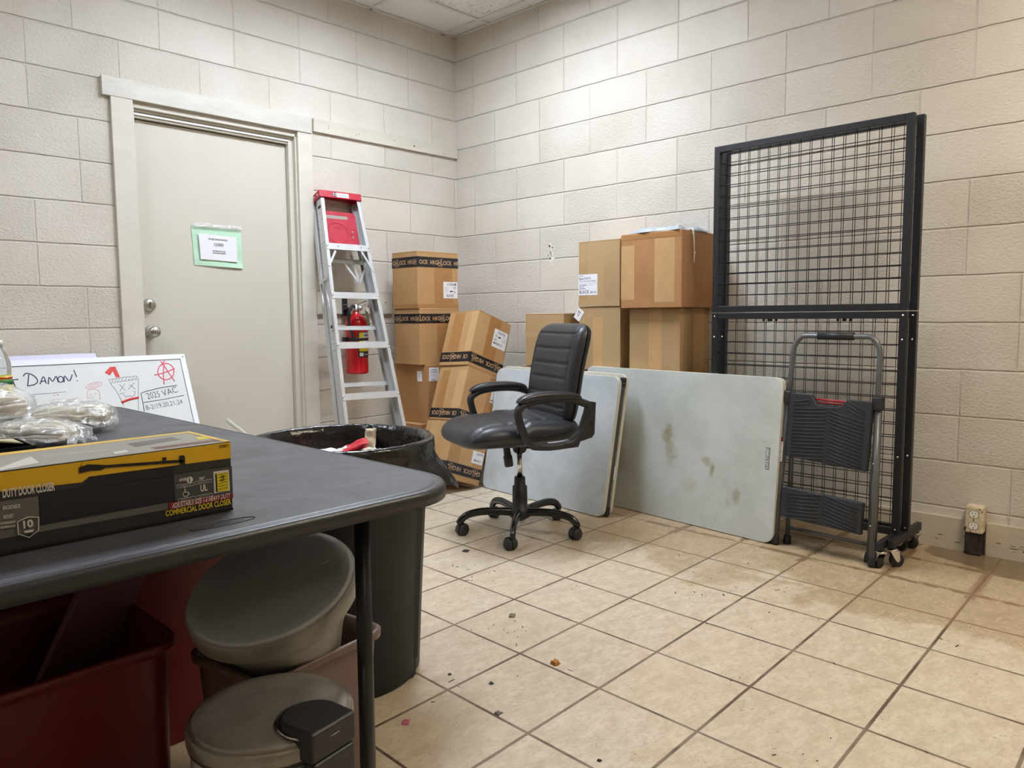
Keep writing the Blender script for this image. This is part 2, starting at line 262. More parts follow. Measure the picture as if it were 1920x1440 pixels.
DATA = r'''{"wb":[["pink",[[0.0711,0.0939],[0.0758,0.1075],[0.0841,0.1195],[0.0951,0.1287],[0.1077,0.1341],[0.1206,0.1354],[0.1326,0.1324],[0.1426,0.1254],[0.1495,0.1151],[0.1528,0.1025],[0.1521,0.0889],[0.1475,0.0754],[0.1394,0.0634],[0.1286,0.0542],[0.1161,0.0485],[0.1031,0.047],[0.0909,0.0498],[0.0807,0.0568],[0.0736,0.0672],[0.0703,0.08],[0.0711,0.0939]],0.005],["pink",[[0.1729,0.1073],[0.1203,0.0968],[0.0649,0.0781]],0.005],["pink",[[0.1348,0.1613],[0.1268,0.1024],[0.1157,0.0551]],0.005],["pink",[[0.1157,0.0551],[0.0989,0.1002],[0.0789,0.1475]],0.005],["pink",[[0.128,0.0344],[0.1153,0.0531]],0.005],["pink",[[0.1068,0.0323],[0.1269,0.0565]],0.005],["black",[[0.0707,0.1709],[0.1505,0.1767],[0.2314,0.1909],[0.2555,0.1986],[0.2562,0.2484],[0.2581,0.2948]],0.0035],["black",[[0.2535,0.2487],[0.1487,0.2408],[0.0477,0.2279]],0.003],["black",[[0.3912,0.1176],[0.3263,0.1095],[0.2572,0.1057],[0.2535,0.1234],[0.3233,0.13],[0.3877,0.1356],[0.3912,0.1176]],0.0015],["black",[[0.3824,0.1333],[0.3698,0.1147]],0.0015],["black",[[0.3673,0.1322],[0.3547,0.114]],0.0015],["black",[[0.3538,0.1312],[0.3412,0.1135]],0.0015],["black",[[0.3368,0.13],[0.3242,0.1127]],0.0015],["black",[[0.3197,0.1287],[0.3071,0.112]],0.0015],["black",[[0.3025,0.1275],[0.2899,0.1112]],0.0015],["black",[[0.2851,0.1262],[0.2726,0.1104]],0.0015],["black",[[0.2694,0.125],[0.2569,0.1098]],0.0015],["black",[[0.3879,0.1367],[0.3707,0.1701],[0.3577,0.2089],[0.3479,0.2568]],0.0018],["black",[[0.2546,0.1252],[0.2695,0.2089],[0.2836,0.2839]],0.0018],["black",[[0.3463,0.1455],[0.3255,0.1794]],0.0018],["black",[[0.3224,0.1434],[0.3527,0.181]],0.0018],["black",[[0.3013,0.1488],[0.2771,0.1757]],0.0018],["black",[[0.2759,0.1411],[0.3108,0.173]],0.0018],["black",[[0.355,0.194],[0.3342,0.1901],[0.3425,0.1989],[0.3299,0.2037],[0.3349,0.2128],[0.3136,0.207],[0.3013,0.2138],[0.2857,0.2037],[0.2809,0.1869],[0.2894,0.1862]],0.0018],["red",[[0.3548,0.2393],[0.3137,0.226],[0.2716,0.2202]],0.011],["redfill",[[0.4035,0.0794],[0.3741,0.051],[0.3495,0.051],[0.3378,0.1069],[0.3566,0.1084],[0.366,0.0747],[0.3821,0.0962]],0],["pinkthin",[[0.4248,0.1333],[0.4265,0.1378],[0.4316,0.1427],[0.4397,0.1474],[0.4499,0.1514],[0.4613,0.1544],[0.4727,0.1561],[0.483,0.1564],[0.4912,0.1551],[0.4965,0.1525],[0.4985,0.1488],[0.4969,0.1443],[0.492,0.1395],[0.4841,0.1349],[0.4739,0.1308],[0.4626,0.1277],[0.4512,0.126],[0.4407,0.1257],[0.4323,0.1269],[0.4269,0.1295],[0.4248,0.1333]],0.002],["pinkthin",[[0.4393,0.1363],[0.4414,0.1394],[0.4476,0.1428],[0.4566,0.1459],[0.4667,0.148],[0.4758,0.1487],[0.4821,0.1479],[0.4844,0.1458],[0.4823,0.1427],[0.4762,0.1394],[0.4673,0.1363],[0.4572,0.1342],[0.4481,0.1334],[0.4416,0.1342],[0.4393,0.1363]],0.0015],["pinkthin",[[0.5022,0.2059],[0.4972,0.1758],[0.4831,0.162],[0.4654,0.1614],[0.4488,0.1682],[0.4443,0.1871],[0.4483,0.2175]],0.002],["pinkthin",[[0.49,0.1921],[0.4833,0.1804],[0.4781,0.191]],0.0012],["pinkthin",[[0.4687,0.1912],[0.462,0.1794],[0.4566,0.1895]],0.0012],["pinkthin",[[0.4738,0.1934],[0.4787,0.1985],[0.4767,0.2041],[0.4717,0.2018]],0.0012],["blue",[[0.7255,0.0689],[0.7309,0.0946],[0.7378,0.1234]],0.0045],["blue",[[0.7477,0.0752],[0.7351,0.0617],[0.7075,0.0733],[0.6943,0.1005],[0.7076,0.1172],[0.7378,0.1234]],0.0045],["blue",[[0.6873,0.1187],[0.6683,0.0825],[0.6614,0.1161]],0.0045],["blue",[[0.68,0.1061],[0.6621,0.1028]],0.0045],["blue",[[0.654,0.1212],[0.6455,0.0874],[0.6338,0.1081],[0.6162,0.084],[0.6115,0.1144]],0.0045],["blue",[[0.5881,0.1013],[0.5902,0.1076],[0.5941,0.1125],[0.599,0.115],[0.6039,0.1146],[0.6079,0.1115],[0.6102,0.1062],[0.6103,0.0998],[0.6082,0.0936],[0.6044,0.0887],[0.5995,0.0862],[0.5945,0.0865],[0.5905,0.0896],[0.5882,0.0949],[0.5881,0.1013]],0.0045],["blue",[[0.5877,0.1161],[0.5799,0.0851],[0.5644,0.1118],[0.5468,0.0805]],0.0045],["blue",[[0.5367,0.0573],[0.53,0.0939]],0.0045],["blue",[[0.5318,0.1121],[0.5288,0.115]],0.0045],["blue",[[0.8097,0.0904],[0.7696,0.0887]],0.0045],["blue",[[0.7916,0.0904],[0.7881,0.1131],[0.7831,0.136]],0.0045],["blue",[[0.8197,0.0884],[0.8134,0.0875]],0.0045],["blue",[[0.7425,0.1664],[0.6674,0.1663],[0.5868,0.1637]],0.0015],["blue",[[0.7425,0.1735],[0.7145,0.1747]],0.002],["red",[[0.6416,0.1764],[0.6362,0.1768]],0.002],["red",[[0.6262,0.1764],[0.6214,0.1741],[0.621,0.1788]],0.002]],"wbt":[["2025",[0.229,0.2336],[0.1655,0.2256],0.034],["VAC",[0.151,0.2249],[0.0726,0.2079],0.034],["B-2/19,20,21,24",[0.245,0.2897],[0.0617,0.2724],0.026]],"wbtext":1,"c_yellow":[[-0.3161,0.1083],[0.0006,0.1089],[0.0006,0.0834],[-0.204,0.0866],[-0.214,0.0802],[-0.3175,0.0837]],"c_navy":[[-0.2661,0.0699],[-0.0896,0.0701],[-0.0899,0.0313],[-0.2668,0.0311]],"c_grey":[[-0.2668,0.0311],[-0.09,0.0309],[-0.099,0.0304],[-0.0991,0.0203],[-0.3211,0.0224],[-0.3182,0.071],[-0.2669,0.07]],"c_panel":[[-0.0901,0.0712],[0.0001,0.0712],[0.0008,0.0283],[-0.0899,0.0316]],"c_red":[[-0.0994,0.0305],[0.0014,0.0278],[0.0017,0.0195],[-0.0991,0.0203]],"c_chartw":[[-0.0301,0.0663],[-0.0054,0.0659],[-0.0048,0.032],[-0.0302,0.0324]],"c_chart":[[-0.0252,0.0629],[-0.0066,0.062],[-0.0068,0.0333],[-0.025,0.0341]],"c_chartd":[[-0.0272,0.0628],[-0.0252,0.0629],[-0.025,0.0341],[-0.0273,0.0341]],"c_armA":[[-0.2168,0.1011],[-0.2063,0.104],[-0.1967,0.1026],[-0.182,0.0995],[-0.1822,0.0964],[-0.189,0.0933],[-0.2036,0.0946],[-0.2173,0.0932]],"c_rod":[[-0.1828,0.0996],[-0.0791,0.0924],[-0.0735,0.0891],[-0.0793,0.088],[-0.183,0.0958]],"c_knob":[[-0.0807,0.0985],[-0.0746,0.0988],[-0.0722,0.0957],[-0.0728,0.0837],[-0.0804,0.0843]],"c_stub":[[-0.105,0.0994],[-0.0998,0.0991],[-0.0997,0.0943],[-0.1056,0.0947]],"c_body":[[-0.2231,0.0737],[-0.2143,0.0749],[-0.2056,0.0863],[-0.204,0.0863],[-0.0909,0.0829],[-0.09,0.0704],[-0.2661,0.0699],[-0.2621,0.0744]],"c_t1":[[-0.0957,0.0212],[-0.0042,0.0214]],"c_t2":[[-0.105,0.0108],[-0.004,0.0106]],"c_t3":[[-0.3069,0.0756],[-0.2473,0.0753]],"c_ansi":[[-0.0835,0.06],[-0.0718,0.06]],"c_one":[[-0.0671,0.0598]],"c_t180":[[-0.0532,0.057],[-0.044,0.057]],"c_ul":[[-0.0514,0.0391],[-0.0408,0.0393]],"c_wc":[[-0.0738,0.0421]],"c_shield":[[-0.2808,0.0314]],"c_bk":[[-0.3078,0.0598],[-0.288,0.0589]],"c_mt":[[-0.3078,0.0476],[-0.2965,0.0475]],"c_bc":[[-0.0183,0.1026],[-0.0038,0.1024]],"c_pills":[[-0.0739,0.0525],[-0.0468,0.0533],[-0.0733,0.0311],[-0.0458,0.0311]],"c_bars":[[-0.3116,0.0421],[-0.2947,0.0415],[-0.3119,0.0371],[-0.2953,0.0365]],"ct_ey":[[-0.2807,0.14],[0.0068,0.1577],[-0.0022,0.1419],[-0.2747,0.1685]],"ct_square":[[-0.0202,0.0803],[-0.0043,0.0779],[-0.0106,0.0498],[-0.0279,0.0506]],"ct_w1":[[-0.3024,0.0245],[-0.2516,0.0892],[-0.2568,0.0249],[-0.3067,0.0047]],"ct_dark":[[-0.1181,0.0988],[-0.0457,0.1135],[-0.0452,0.0799],[-0.1211,0.0589]],"ct_logo":[[-0.1603,0.0386],[-0.1405,0.0398],[-0.1439,0.0199],[-0.1641,0.0168]],"ct_reds":[[-0.109,0.0121],[0.0001,0.0185]],"ct_txt":[[-0.241,0.0626],[-0.1558,0.0573]]}'''
# ---------------------------------------------------------------- geometry helpers
def V(*a): return Vector(a)
def rotm(a=0, b=0, c=0):
    return Matrix.Rotation(a, 4, 'Z') @ Matrix.Rotation(b, 4, 'X') @ Matrix.Rotation(c, 4, 'Y')
ID = Matrix.Identity(4)
class MB:
    def __init__(s, *mats): s.v = []; s.f = []; s.mi = []; s.sm = []; s.mats = list(mats)
    def face(s, idx, m=0, smooth=False): s.f.append(tuple(idx)); s.mi.append(m); s.sm.append(smooth)
    def pts(s, ps): k = len(s.v); s.v += [tuple(p) for p in ps]; return k
    def box(s, x0, x1, y0, y1, z0, z1, m=0, M=ID):
        k = s.pts([M @ V(x, y, z) for z in (z0, z1) for y in (y0, y1) for x in (x0, x1)])
        for q in ((0, 2, 3, 1), (4, 5, 7, 6), (0, 1, 5, 4), (1, 3, 7, 5), (3, 2, 6, 7), (2, 0, 4, 6)): s.face([k+i for i in q], m)
        return s
    def beam(s, a, b, w, h, m=0, up=None):
        a = Vector(a); b = Vector(b); d = (b-a).normalized(); up = Vector(up or (0, 0, 1))
        if abs(d.dot(up)) > 0.98: up = V(0, 1, 0)
        x = d.cross(up).normalized(); y = x.cross(d).normalized()
        k = s.pts([p + x*sx*w/2 + y*sy_*h/2 for p in (a, b) for sx, sy_ in ((-1, -1), (1, -1), (1, 1), (-1, 1))])
        for q in ((3, 2, 1, 0), (4, 5, 6, 7), (0, 1, 5, 4), (1, 2, 6, 5), (2, 3, 7, 6), (3, 0, 4, 7)): s.face([k+i for i in q], m)
        return s
    def tube(s, path, r, n=10, m=0, closed=False, flat=1.0, up=None):
        path = [Vector(p) for p in path]; N = len(path)
        rs = r if isinstance(r, (list, tuple)) else [r]*N
        k0 = len(s.v); prev = None
        for i, p in enumerate(path):
            if closed: t = path[(i+1) % N]-path[i-1]
            else: t = path[min(i+1, N-1)]-path[max(i-1, 0)]
            t.normalize()
            if prev is None:
                u = Vector(up) if up else (V(0, 0, 1) if abs(t.z) < 0.9 else V(1, 0, 0))
            else: u = prev
            u = (u - t*u.dot(t)).normalized(); prev = u; w_ = t.cross(u)
            for j in range(n):
                a = 2*pi*j/n; s.v.append(tuple(p + (w_*cos(a)*flat + u*sin(a))*rs[i]))
        for i in range(N if closed else N-1):
            for j in range(n):
                a = k0+i*n+j; b = k0+i*n+(j+1) % n; i2 = (i+1) % N
                s.face((a, b, k0+i2*n+(j+1) % n, k0+i2*n+j), m, n > 4)
        if not closed:
            s.face([k0+j for j in range(n)][::-1], m); s.face([k0+(N-1)*n+j for j in range(n)], m)
        return s
    def lathe(s, prof, n=32, m=0, M=ID, sx=1.0, sy=1.0, smooth=True):
        k0 = len(s.v)
        for r, z in prof:
            for j in range(n):
                a = 2*pi*j/n; s.v.append(tuple(M @ V(r*cos(a)*sx, r*sin(a)*sy, z)))
        for i in range(len(prof)-1):
            for j in range(n):
                s.face((k0+i*n+j, k0+i*n+(j+1) % n, k0+(i+1)*n+(j+1) % n, k0+(i+1)*n+j), m, smooth)
        if prof[0][0] > 1e-6: s.face([k0+j for j in range(n)][::-1], m)
        if prof[-1][0] > 1e-6: s.face([k0+(len(prof)-1)*n+j for j in range(n)], m)
        return s
    def prism(s, poly, O, U, Vv, th, m=0, mside=None, smooth=False):
        """poly in (u,v); extruded by th along U x V, starting at O"""
        O, U, Vv = Vector(O), Vector(U), Vector(Vv); N = U.cross(Vv).normalized()
        n = len(poly); k = s.pts([O+U*a+Vv*b for a, b in poly] + [O+U*a+Vv*b+N*th for a, b in poly])
        ms = m if mside is None else mside
        ar = sum(poly[i][0]*poly[(i+1) % n][1]-poly[(i+1) % n][0]*poly[i][1] for i in range(n))
        ccw = ar > 0
        bot = [k+i for i in range(n)]; top = [k+n+i for i in range(n)]
        s.face(bot[::-1] if ccw else bot, m); s.face(top if ccw else top[::-1], m)
        for i in range(n):
            j = (i+1) % n
            q = (k+i, k+j, k+n+j, k+n+i); s.face(q if ccw else q[::-1], ms, smooth)
        return s
    def grid(s, P_, m=0, smooth=True, closeu=False, closev=False):
        nu = len(P_); nv = len(P_[0]); k = s.pts([p for row in P_ for p in row])
        for i in range(nu if closeu else nu-1):
            for j in range(nv if closev else nv-1):
                i2 = (i+1) % nu; j2 = (j+1) % nv
                s.face((k+i*nv+j, k+i2*nv+j, k+i2*nv+j2, k+i*nv+j2), m, smooth)
        return s
    def pillow(s, nx, ny, e, fn, m=0):
        """closed rounded pad: two grids (top, bottom) over [-1,1]^2 mapped by fn(u,v,side)"""
        def lin(n): return [-cos(pi*i/n) for i in range(n+1)]
        us, vs = lin(nx), lin(ny)
        for side in (1, -1):
            rows = [[fn(u, v, side) for v in vs] for u in us]
            k = s.pts([p for r_ in rows for p in r_])
            for i in range(nx):
                for j in range(ny):
                    q = (k+i*(ny+1)+j, k+(i+1)*(ny+1)+j, k+(i+1)*(ny+1)+j+1, k+i*(ny+1)+j+1)
                    s.face(q if side > 0 else q[::-1], m, True)
        return s
    def text(s, body, O, U, Vv, size, m=0, th=0.0004, align='LEFT', shear=0.0, width=None, bold=0.0, step=None):
        vs, fs, w_ = text_geo(body, shear, bold)
        O, U, Vv = Vector(O), Vector(U).normalized(), Vector(Vv).normalized(); N = U.cross(Vv)
        sc = size/0.72; sxx = sc
        if width: sxx = width/max(w_, 1e-6)
        off = {'LEFT': 0, 'CENTER': -w_*sxx/2, 'RIGHT': -w_*sxx}[align]
        k = s.pts([O + U*(x*sxx+off) + Vv*(y*sc) + N*(z*1.0+th) for x, y, z in vs])
        for f in fs: s.face([k+i for i in f], m)
        return s
    def build(s, name, parent=None, bevel=0.0, seg=2, weld=False, subsurf=0):
        me = bpy.data.meshes.new(name); me.from_pydata(s.v, [], s.f)
        for mt in s.mats: me.materials.append(mt)
        for p, mi, sm in zip(me.polygons, s.mi, s.sm): p.material_index = mi; p.use_smooth = sm
        if weld:
            bm = bmesh.new(); bm.from_mesh(me); bmesh.ops.remove_doubles(bm, verts=bm.verts, dist=1e-5); bm.to_mesh(me); bm.free()
        me.validate(); me.update()
        o = bpy.data.objects.new(name, me); COL.objects.link(o)
        if parent is not None: o.parent = parent
        if bevel > 0:
            b = o.modifiers.new('bevel', 'BEVEL'); b.width = bevel; b.segments = seg; b.limit_method = 'ANGLE'; b.angle_limit = radians(40)
            b.harden_normals = False
        if subsurf:
            q = o.modifiers.new('sub', 'SUBSURF'); q.levels = subsurf; q.render_levels = subsurf
        return o

_tc = {}
def text_geo(body, shear=0.0, bold=0.0):
    key = (body, shear, bold)
    if key in _tc: return _tc[key]
    cu = bpy.data.curves.new('tmp', 'FONT'); cu.body = body; cu.size = 1.0; cu.shear = shear; cu.offset = bold
    cu.resolution_u = 3; cu.fill_mode = 'FRONT'
    o = bpy.data.objects.new('tmp', cu); COL.objects.link(o)
    dg = bpy.context.evaluated_depsgraph_get(); me = o.evaluated_get(dg).to_mesh()
    vs = [tuple(v.co) for v in me.vertices]; fs = [tuple(p.vertices) for p in me.polygons]
    o.evaluated_get(dg).to_mesh_clear()
    bpy.data.objects.remove(o); bpy.data.curves.remove(cu)
    x0 = min((v[0] for v in vs), default=0); x1 = max((v[0] for v in vs), default=0)
    vs = [(x-x0, y, z) for x, y, z in vs]
    _tc[key] = (vs, fs, x1-x0); return _tc[key]

def rrect(x0, x1, y0, y1, r, n=6):
    out = []
    for cx, cy_, a0 in ((x1-r, y1-r, 0), (x0+r, y1-r, 90), (x0+r, y0+r, 180), (x1-r, y0+r, 270)):
        for i in range(n+1):
            a = radians(a0+90*i/n); out.append((cx+r*cos(a), cy_+r*sin(a)))
    return out
def sq(u, v, n=5.0):
    '''square grid point -> rounded-square outline point and its radius 0..1'''
    r = max(abs(u), abs(v))
    if r < 1e-6: return 0.0, 0.0, 0.0
    k = r/((abs(u)**n+abs(v)**n)**(1.0/n)); return u*k, v*k, r
def spline(pts, n=8):
    """Catmull-Rom through pts"""
    P_ = [Vector(p) for p in pts]; Q = [P_[0]*2-P_[1]] + P_ + [P_[-1]*2-P_[-2]]; out = []
    for i in range(1, len(Q)-2):
        for k in range(n):
            t = k/n; a, b, c, d = Q[i-1], Q[i], Q[i+1], Q[i+2]
            out.append(0.5*((2*b)+(c-a)*t+(2*a-5*b+4*c-d)*t*t+(3*b-a-3*c+d)*t**3))
    out.append(P_[-1]); return out
def tag(o, label=None, cat=None, group=None, kind=None):
    if label: o['label'] = label
    if cat: o['category'] = cat
    if group: o['group'] = group
    if kind: o['kind'] = kind
    return o
def thing(name, label, cat, loc=(0, 0, 0), rz=0.0, M=None, group=None):
    o = bpy.data.objects.new(name, None); COL.objects.link(o); o.empty_display_size = 0.1
    if M is not None: o.matrix_world = M
    else: o.location = loc; o.rotation_euler = (0, 0, rz)
    return tag(o, label, cat, group)
def struct(o): o['kind'] = 'structure'; return o
# ================================================================ the room
ZC = 2.985; XL = -6.2; YB = -7.2
WALL_L = block_wall('painted_block_left', 0, 0.2169+0.2032, -1.0)
WALL_R = block_wall('painted_block_right', 1, 0.1855, -1.0)
PLAINW = P('painted_wall_plain', srgb(202, 190, 168), 0.6, bump=0.3, bscale=90)
DX0, DX1, DZ = -2.2, -1.27, 2.118      # door opening
mb = MB(WALL_L)
mb.box(XL, DX0, 0, 0.2, 0, ZC+0.3); mb.box(DX1, 0.2, 0, 0.2, 0, ZC+0.3); mb.box(DX0, DX1, 0, 0.2, DZ, ZC+0.3)
struct(mb.build('wall_left'))
struct(MB(WALL_R).box(0, 0.2, YB, 0, 0, ZC+0.3).build('wall_right'))
struct(MB(PLAINW).box(XL-0.2, XL, YB, 0.2, 0, ZC+0.3).build('wall_far_left'))
struct(MB(PLAINW).box(XL, 0.2, YB-0.2, YB, 0, ZC+0.3).build('wall_back'))
struct(MB(floor_mat()).box(XL-0.2, 0.2, YB-0.2, 0.4, -0.1, 0).build('floor'))
# suspended ceiling: panels above a white T-grid, four troffers let in
GRIDM = P('ceiling_grid_paint', srgb(222, 220, 218), 0.5)
PANEL = ceiling_mat(); PANEL2 = P('ceiling_panel_plain', srgb(232, 231, 231), 0.9, bump=0.3, bscale=160)
GX = [-0.11-0.61*k for k in range(11)]; GY = [-0.36-0.61*k for k in range(12)]
mb = MB(PANEL, PANEL2)
xs = [0.0]+GX+[XL]; ys = [0.0]+GY+[YB]
def in_troffer(cx, cy_): return any(a < cx < b and c < cy_ < d for a, b, c, d, *_ in TROFFERS)
for i in range(len(xs)-1):
    for j in range(len(ys)-1):
        a, b, c, d = xs[i+1], xs[i], ys[j+1], ys[j]
        if b-a < 0.02 or d-c < 0.02: continue
        if in_troffer((a+b)/2, (c+d)/2): continue
        mb.box(a, b, c, d, ZC+0.008, ZC+0.025, 1 if (j == 0 and 1 <= i <= 1) else 0)
struct(mb.build('ceiling'))
mb = MB(GRIDM)
for x in GX:
    if x > XL: mb.box(x-0.012, x+0.012, YB, 0, ZC-0.001, ZC+0.007)
for y in GY:
    if y > YB:
        mb.box(XL, 0, y-0.012, y+0.012, ZC-0.002, ZC+0.006)
mb.box(XL, 0, -0.02, 0, ZC-0.001, ZC+0.004); mb.box(-0.02, 0, YB, 0, ZC-0.001, ZC+0.004)
struct(mb.build('trim_1'))
LOUV = P('troffer_paint', srgb(225, 226, 228), 0.4)
for ti, (a, b, c, d, st, colr) in enumerate(TROFFERS):
    t = thing('ceiling_light', ['recessed ceiling troffer over the corner of the room, nearest the door', 'recessed ceiling troffer over the whiteboard side of the room', 'recessed ceiling troffer over the open tiled floor near the right wall', 'recessed ceiling troffer behind the viewer'][ti], 'ceiling light', ((a+b)/2, (c+d)/2, ZC))
    hx, hy = (b-a)/2-0.013, (d-c)/2-0.013
    h_ = MB(LOUV)
    h_.box(-hx, hx, -hy, hy, 0.105, 0.115); h_.box(-hx, -hx+0.012, -hy, hy, 0.002, 0.105); h_.box(hx-0.012, hx, -hy, hy, 0.002, 0.105)
    h_.box(-hx, hx, -hy, -hy+0.012, 0.002, 0.105); h_.box(-hx, hx, hy-0.012, hy, 0.002, 0.105)
    h_.build('housing', t)
    MB(emis('troffer_glow_%d' % ti, colr, st)).box(-hx+0.014, hx-0.014, -hy+0.014, hy-0.014, 0.060, 0.075).build('diffuser', t)

# door in the left wall
DY = 0.062
slab = struct(MB(DOORP).box(-2.205, -1.312, DY, DY+0.044, 0.004, 2.062).build('door_1', bevel=0.002))
def knob_base(nm, z, big):
    k = MB(CHROME); Mk = Matrix.Translation((-2.137, DY, z)) @ Matrix.Rotation(pi/2, 4, 'X')
    if big: k.lathe([(0.033, 0), (0.033, 0.004), (0.028, 0.012), (0.013, 0.016), (0.012, 0.034), (0.020, 0.042), (0.029, 0.054), (0.030, 0.064), (0.024, 0.074), (0.010, 0.078), (0.0, 0.078)], 32, 0, Mk)
    else: k.lathe([(0.034, 0), (0.034, 0.006), (0.028, 0.016), (0.020, 0.019), (0, 0.019)], 32, 0, Mk)
    return k.build(nm, slab)
NICK = P('brushed_nickel', (0.55, 0.54, 0.52), 0.3, 1.0)
kb = knob_base('door_knob', 0.972, True); db = knob_base('deadbolt', 1.113, False)
for o in (kb, db): o.data.materials[0] = NICK
MB(NICK).box(-2.142, -2.132, DY-0.086, DY-0.076, 0.962, 0.982).build('knob_button', kb, bevel=0.002)
MB(NICK).box(-2.142, -2.132, DY-0.040, DY-0.018, 1.096, 1.130).build('thumb_turn', db, bevel=0.003)
mb = MB(DOORP)          # jamb, stop and head
mb.box(DX0-0.001, DX0+0.014, 0.0, 0.12, 0, DZ); mb.box(DX1-0.040, DX1, 0.028, 0.12, 0, DZ); mb.box(DX1-0.012, DX1+0.001, 0.0, 0.03, 0, DZ)
mb.box(DX0, DX1, 0.0, 0.12, DZ-0.012, DZ+0.001); mb.box(DX0, DX1, 0.02, 0.12, DZ-0.024, DZ-0.012); mb.box(DX0+0.01, DX1-0.03, 0.034, 0.06, DZ-0.052, DZ-0.024)
mb.box(DX0, DX1, 0.13, 0.14, 0, DZ)
struct(mb.build('trim_2', bevel=0.002))
struct(MB(P('weatherstrip', srgb(232, 232, 230), 0.4)).box(DX0+0.012, DX1-0.035, 0.024, 0.036, 2.078, 2.087).build('trim_3'))
struct(MB(CASING).box(-2.301, -2.197, -0.021, 0, 0, 2.137).build('trim_4', bevel=0.002))
struct(MB(CASING).box(-1.272, -1.178, -0.019, 0, 0, 2.135).build('trim_5', bevel=0.002))
struct(MB(P('header_board_paint', srgb(212, 208, 198), 0.5, var=0.22, vscale=7, bump=0.5, bscale=22, stretch=(0.35, 1, 1.6), bdist=0.004)).box(-2.339, -1.178, -0.024, 0, 2.137, 2.229, M=Matrix.Rotation(0.0, 4, 'Y')).build('trim_6', bevel=0.002))
PLANK = P('plank_paint', srgb(208, 202, 188), 0.45, var=0.10, vscale=20, bump=0.3, bscale=30, stretch=(0.2, 1, 1))
o = MB(PLANK, INK).box(-1.163, -0.004, -0.020, 0, 2.155, 2.232)
o.lathe([(0.006, 0), (0.006, 0.001), (0, 0.001)], 12, 1, Matrix.Translation((-0.395, -0.0205, 2.185)) @ Matrix.Rotation(pi/2, 4, 'X'))
for x, z in ((-1.06, 2.205), (-1.06, 2.19), (-0.86, 2.18), (-0.84, 2.19), (-0.56, 2.195), (-0.13, 2.17)):
    o.lathe([(0.003, 0), (0.003, 0.001), (0, 0.001)], 8, 1, Matrix.Translation((x, -0.0205, z)) @ Matrix.Rotation(pi/2, 4, 'X'))
struct(o.build('trim_7', bevel=0.002))
o = MB(PLANK, INK).box(-1.176, -0.608, -0.020, 0, 1.062, 1.200)
o.lathe([(0.004, 0), (0.004, 0.001), (0, 0.001)], 10, 1, Matrix.Translation((-0.66, -0.0205, 1.135)) @ Matrix.Rotation(pi/2, 4, 'X'))
struct(o.build('trim_8', bevel=0.002))
# baseboard on the right wall: two lengths with the conduit between
BASEP = P('baseboard_paint', srgb(203, 194, 174), 0.4, var=0.12, vscale=9, stretch=(1, 1, 4), bump=0.2, bscale=60)
SCUFF = P('scuff', srgb(84, 66, 50), 0.7)
mb = MB(BASEP, SCUFF); mb.box(-0.020, 0, -3.283, 0, 0, 0.142); mb.box(-0.020, 0, YB, -3.362, 0, 0.142)
rs = random.Random(3)
for i in range(46):
    y = -3.39-abs(rs.gauss(0, 0.22)); z = 0.035+rs.random()*0.03
    if i % 3 == 0: y = -2.3-rs.random()*1.0
    l = 0.004+rs.random()*0.02; mb.box(-0.0206, -0.02, y-l, y, z-0.12*(-3.39-y)*0, z+0.0012+rs.random()*0.002, 1)
mb.lathe([(0.005, 0), (0.005, 0.001), (0, 0.001)], 10, 1, Matrix.Translation((-0.0205, -2.77, 0.035)) @ Matrix.Rotation(-pi/2, 4, 'Y'))
struct(mb.build('baseboard_right', bevel=0.004))
struct(MB(BASEP).box(XL, -2.33, -0.018, 0, 0, 0.10).build('baseboard_left', bevel=0.004))
# chipped plaster patch high on the right wall
rs = random.Random(5)
CHIPM = P('chipped_paint', srgb(232, 228, 222), 0.8, bump=0.6, bscale=120)
mb = MB(CHIPM)
for i in range(16):
    y = -0.895+rs.gauss(0, 0.012); z = 1.437+rs.gauss(0, 0.03); r = 0.005+rs.random()*0.009
    mb.prism([(r*cos(a+i)*(0.6+rs.random()*0.6), r*sin(a+i)*(0.6+rs.random()*0.8)) for a in [k*pi/3 for k in range(6)]], (0.0005, y, z), (0, -1, 0), (0, 0, 1), 0.0025)
pt = struct(mb.build('trim_9'))

# duplex outlet on the right wall with its conduit
t = thing('wall_outlet', 'cream duplex wall outlet with chipped paint above the baseboard at right', 'outlet', (0, -3.3225, 0))
CREAM = P('cream_enamel', srgb(226, 216, 190), 0.4, var=0.18, vscale=40, col2=srgb(180, 160, 125), bump=0.2, bscale=80)
MB(CREAM).box(-0.062, 0, -0.035, 0.035, 0.098, 0.214).build('outlet_box', t, bevel=0.008, seg=3)
RECEP = P('outlet_white', srgb(236, 233, 224), 0.35)
for zc in (0.181, 0.131):
    r_ = MB(RECEP, INK)
    pl = [(0.0175*cos(a), max(-0.0145, min(0.0145, 0.0185*sin(a)))) for a in [2*pi*k/24 for k in range(24)]]
    r_.prism([(a*1.12, b*1.12) for a, b in pl], (-0.0615, 0, zc), (0, -1, 0), (0, 0, 1), 0.0008, 1)
    r_.prism(pl, (-0.062, 0, zc), (0, -1, 0), (0, 0, 1), 0.0022, 0)
    for dy, hh in ((-0.006, 0.0042), (0.006, 0.005)): r_.box(-0.0648, -0.0640, dy-0.001, dy+0.001, zc+0.001, zc+0.001+hh*1.6, 1)
    r_.lathe([(0.0025, 0), (0.0025, 0.0008), (0, 0.0008)], 12, 1, Matrix.Translation((-0.0641, 0, zc-0.008)) @ Matrix.Rotation(-pi/2, 4, 'Y'))
    r_.build('receptacle', t)
RUST = P('rusty_conduit', srgb(74, 68, 66), 0.6, 0.2, var=0.5, vscale=30, col2=srgb(38, 28, 24), bump=0.4, bscale=60, spec=0.3)
MB(RUST).box(-0.052, 0, -0.031, 0.031, 0.0, 0.099).build('conduit', t, bevel=0.006)
c_ = MB(SCUFF)
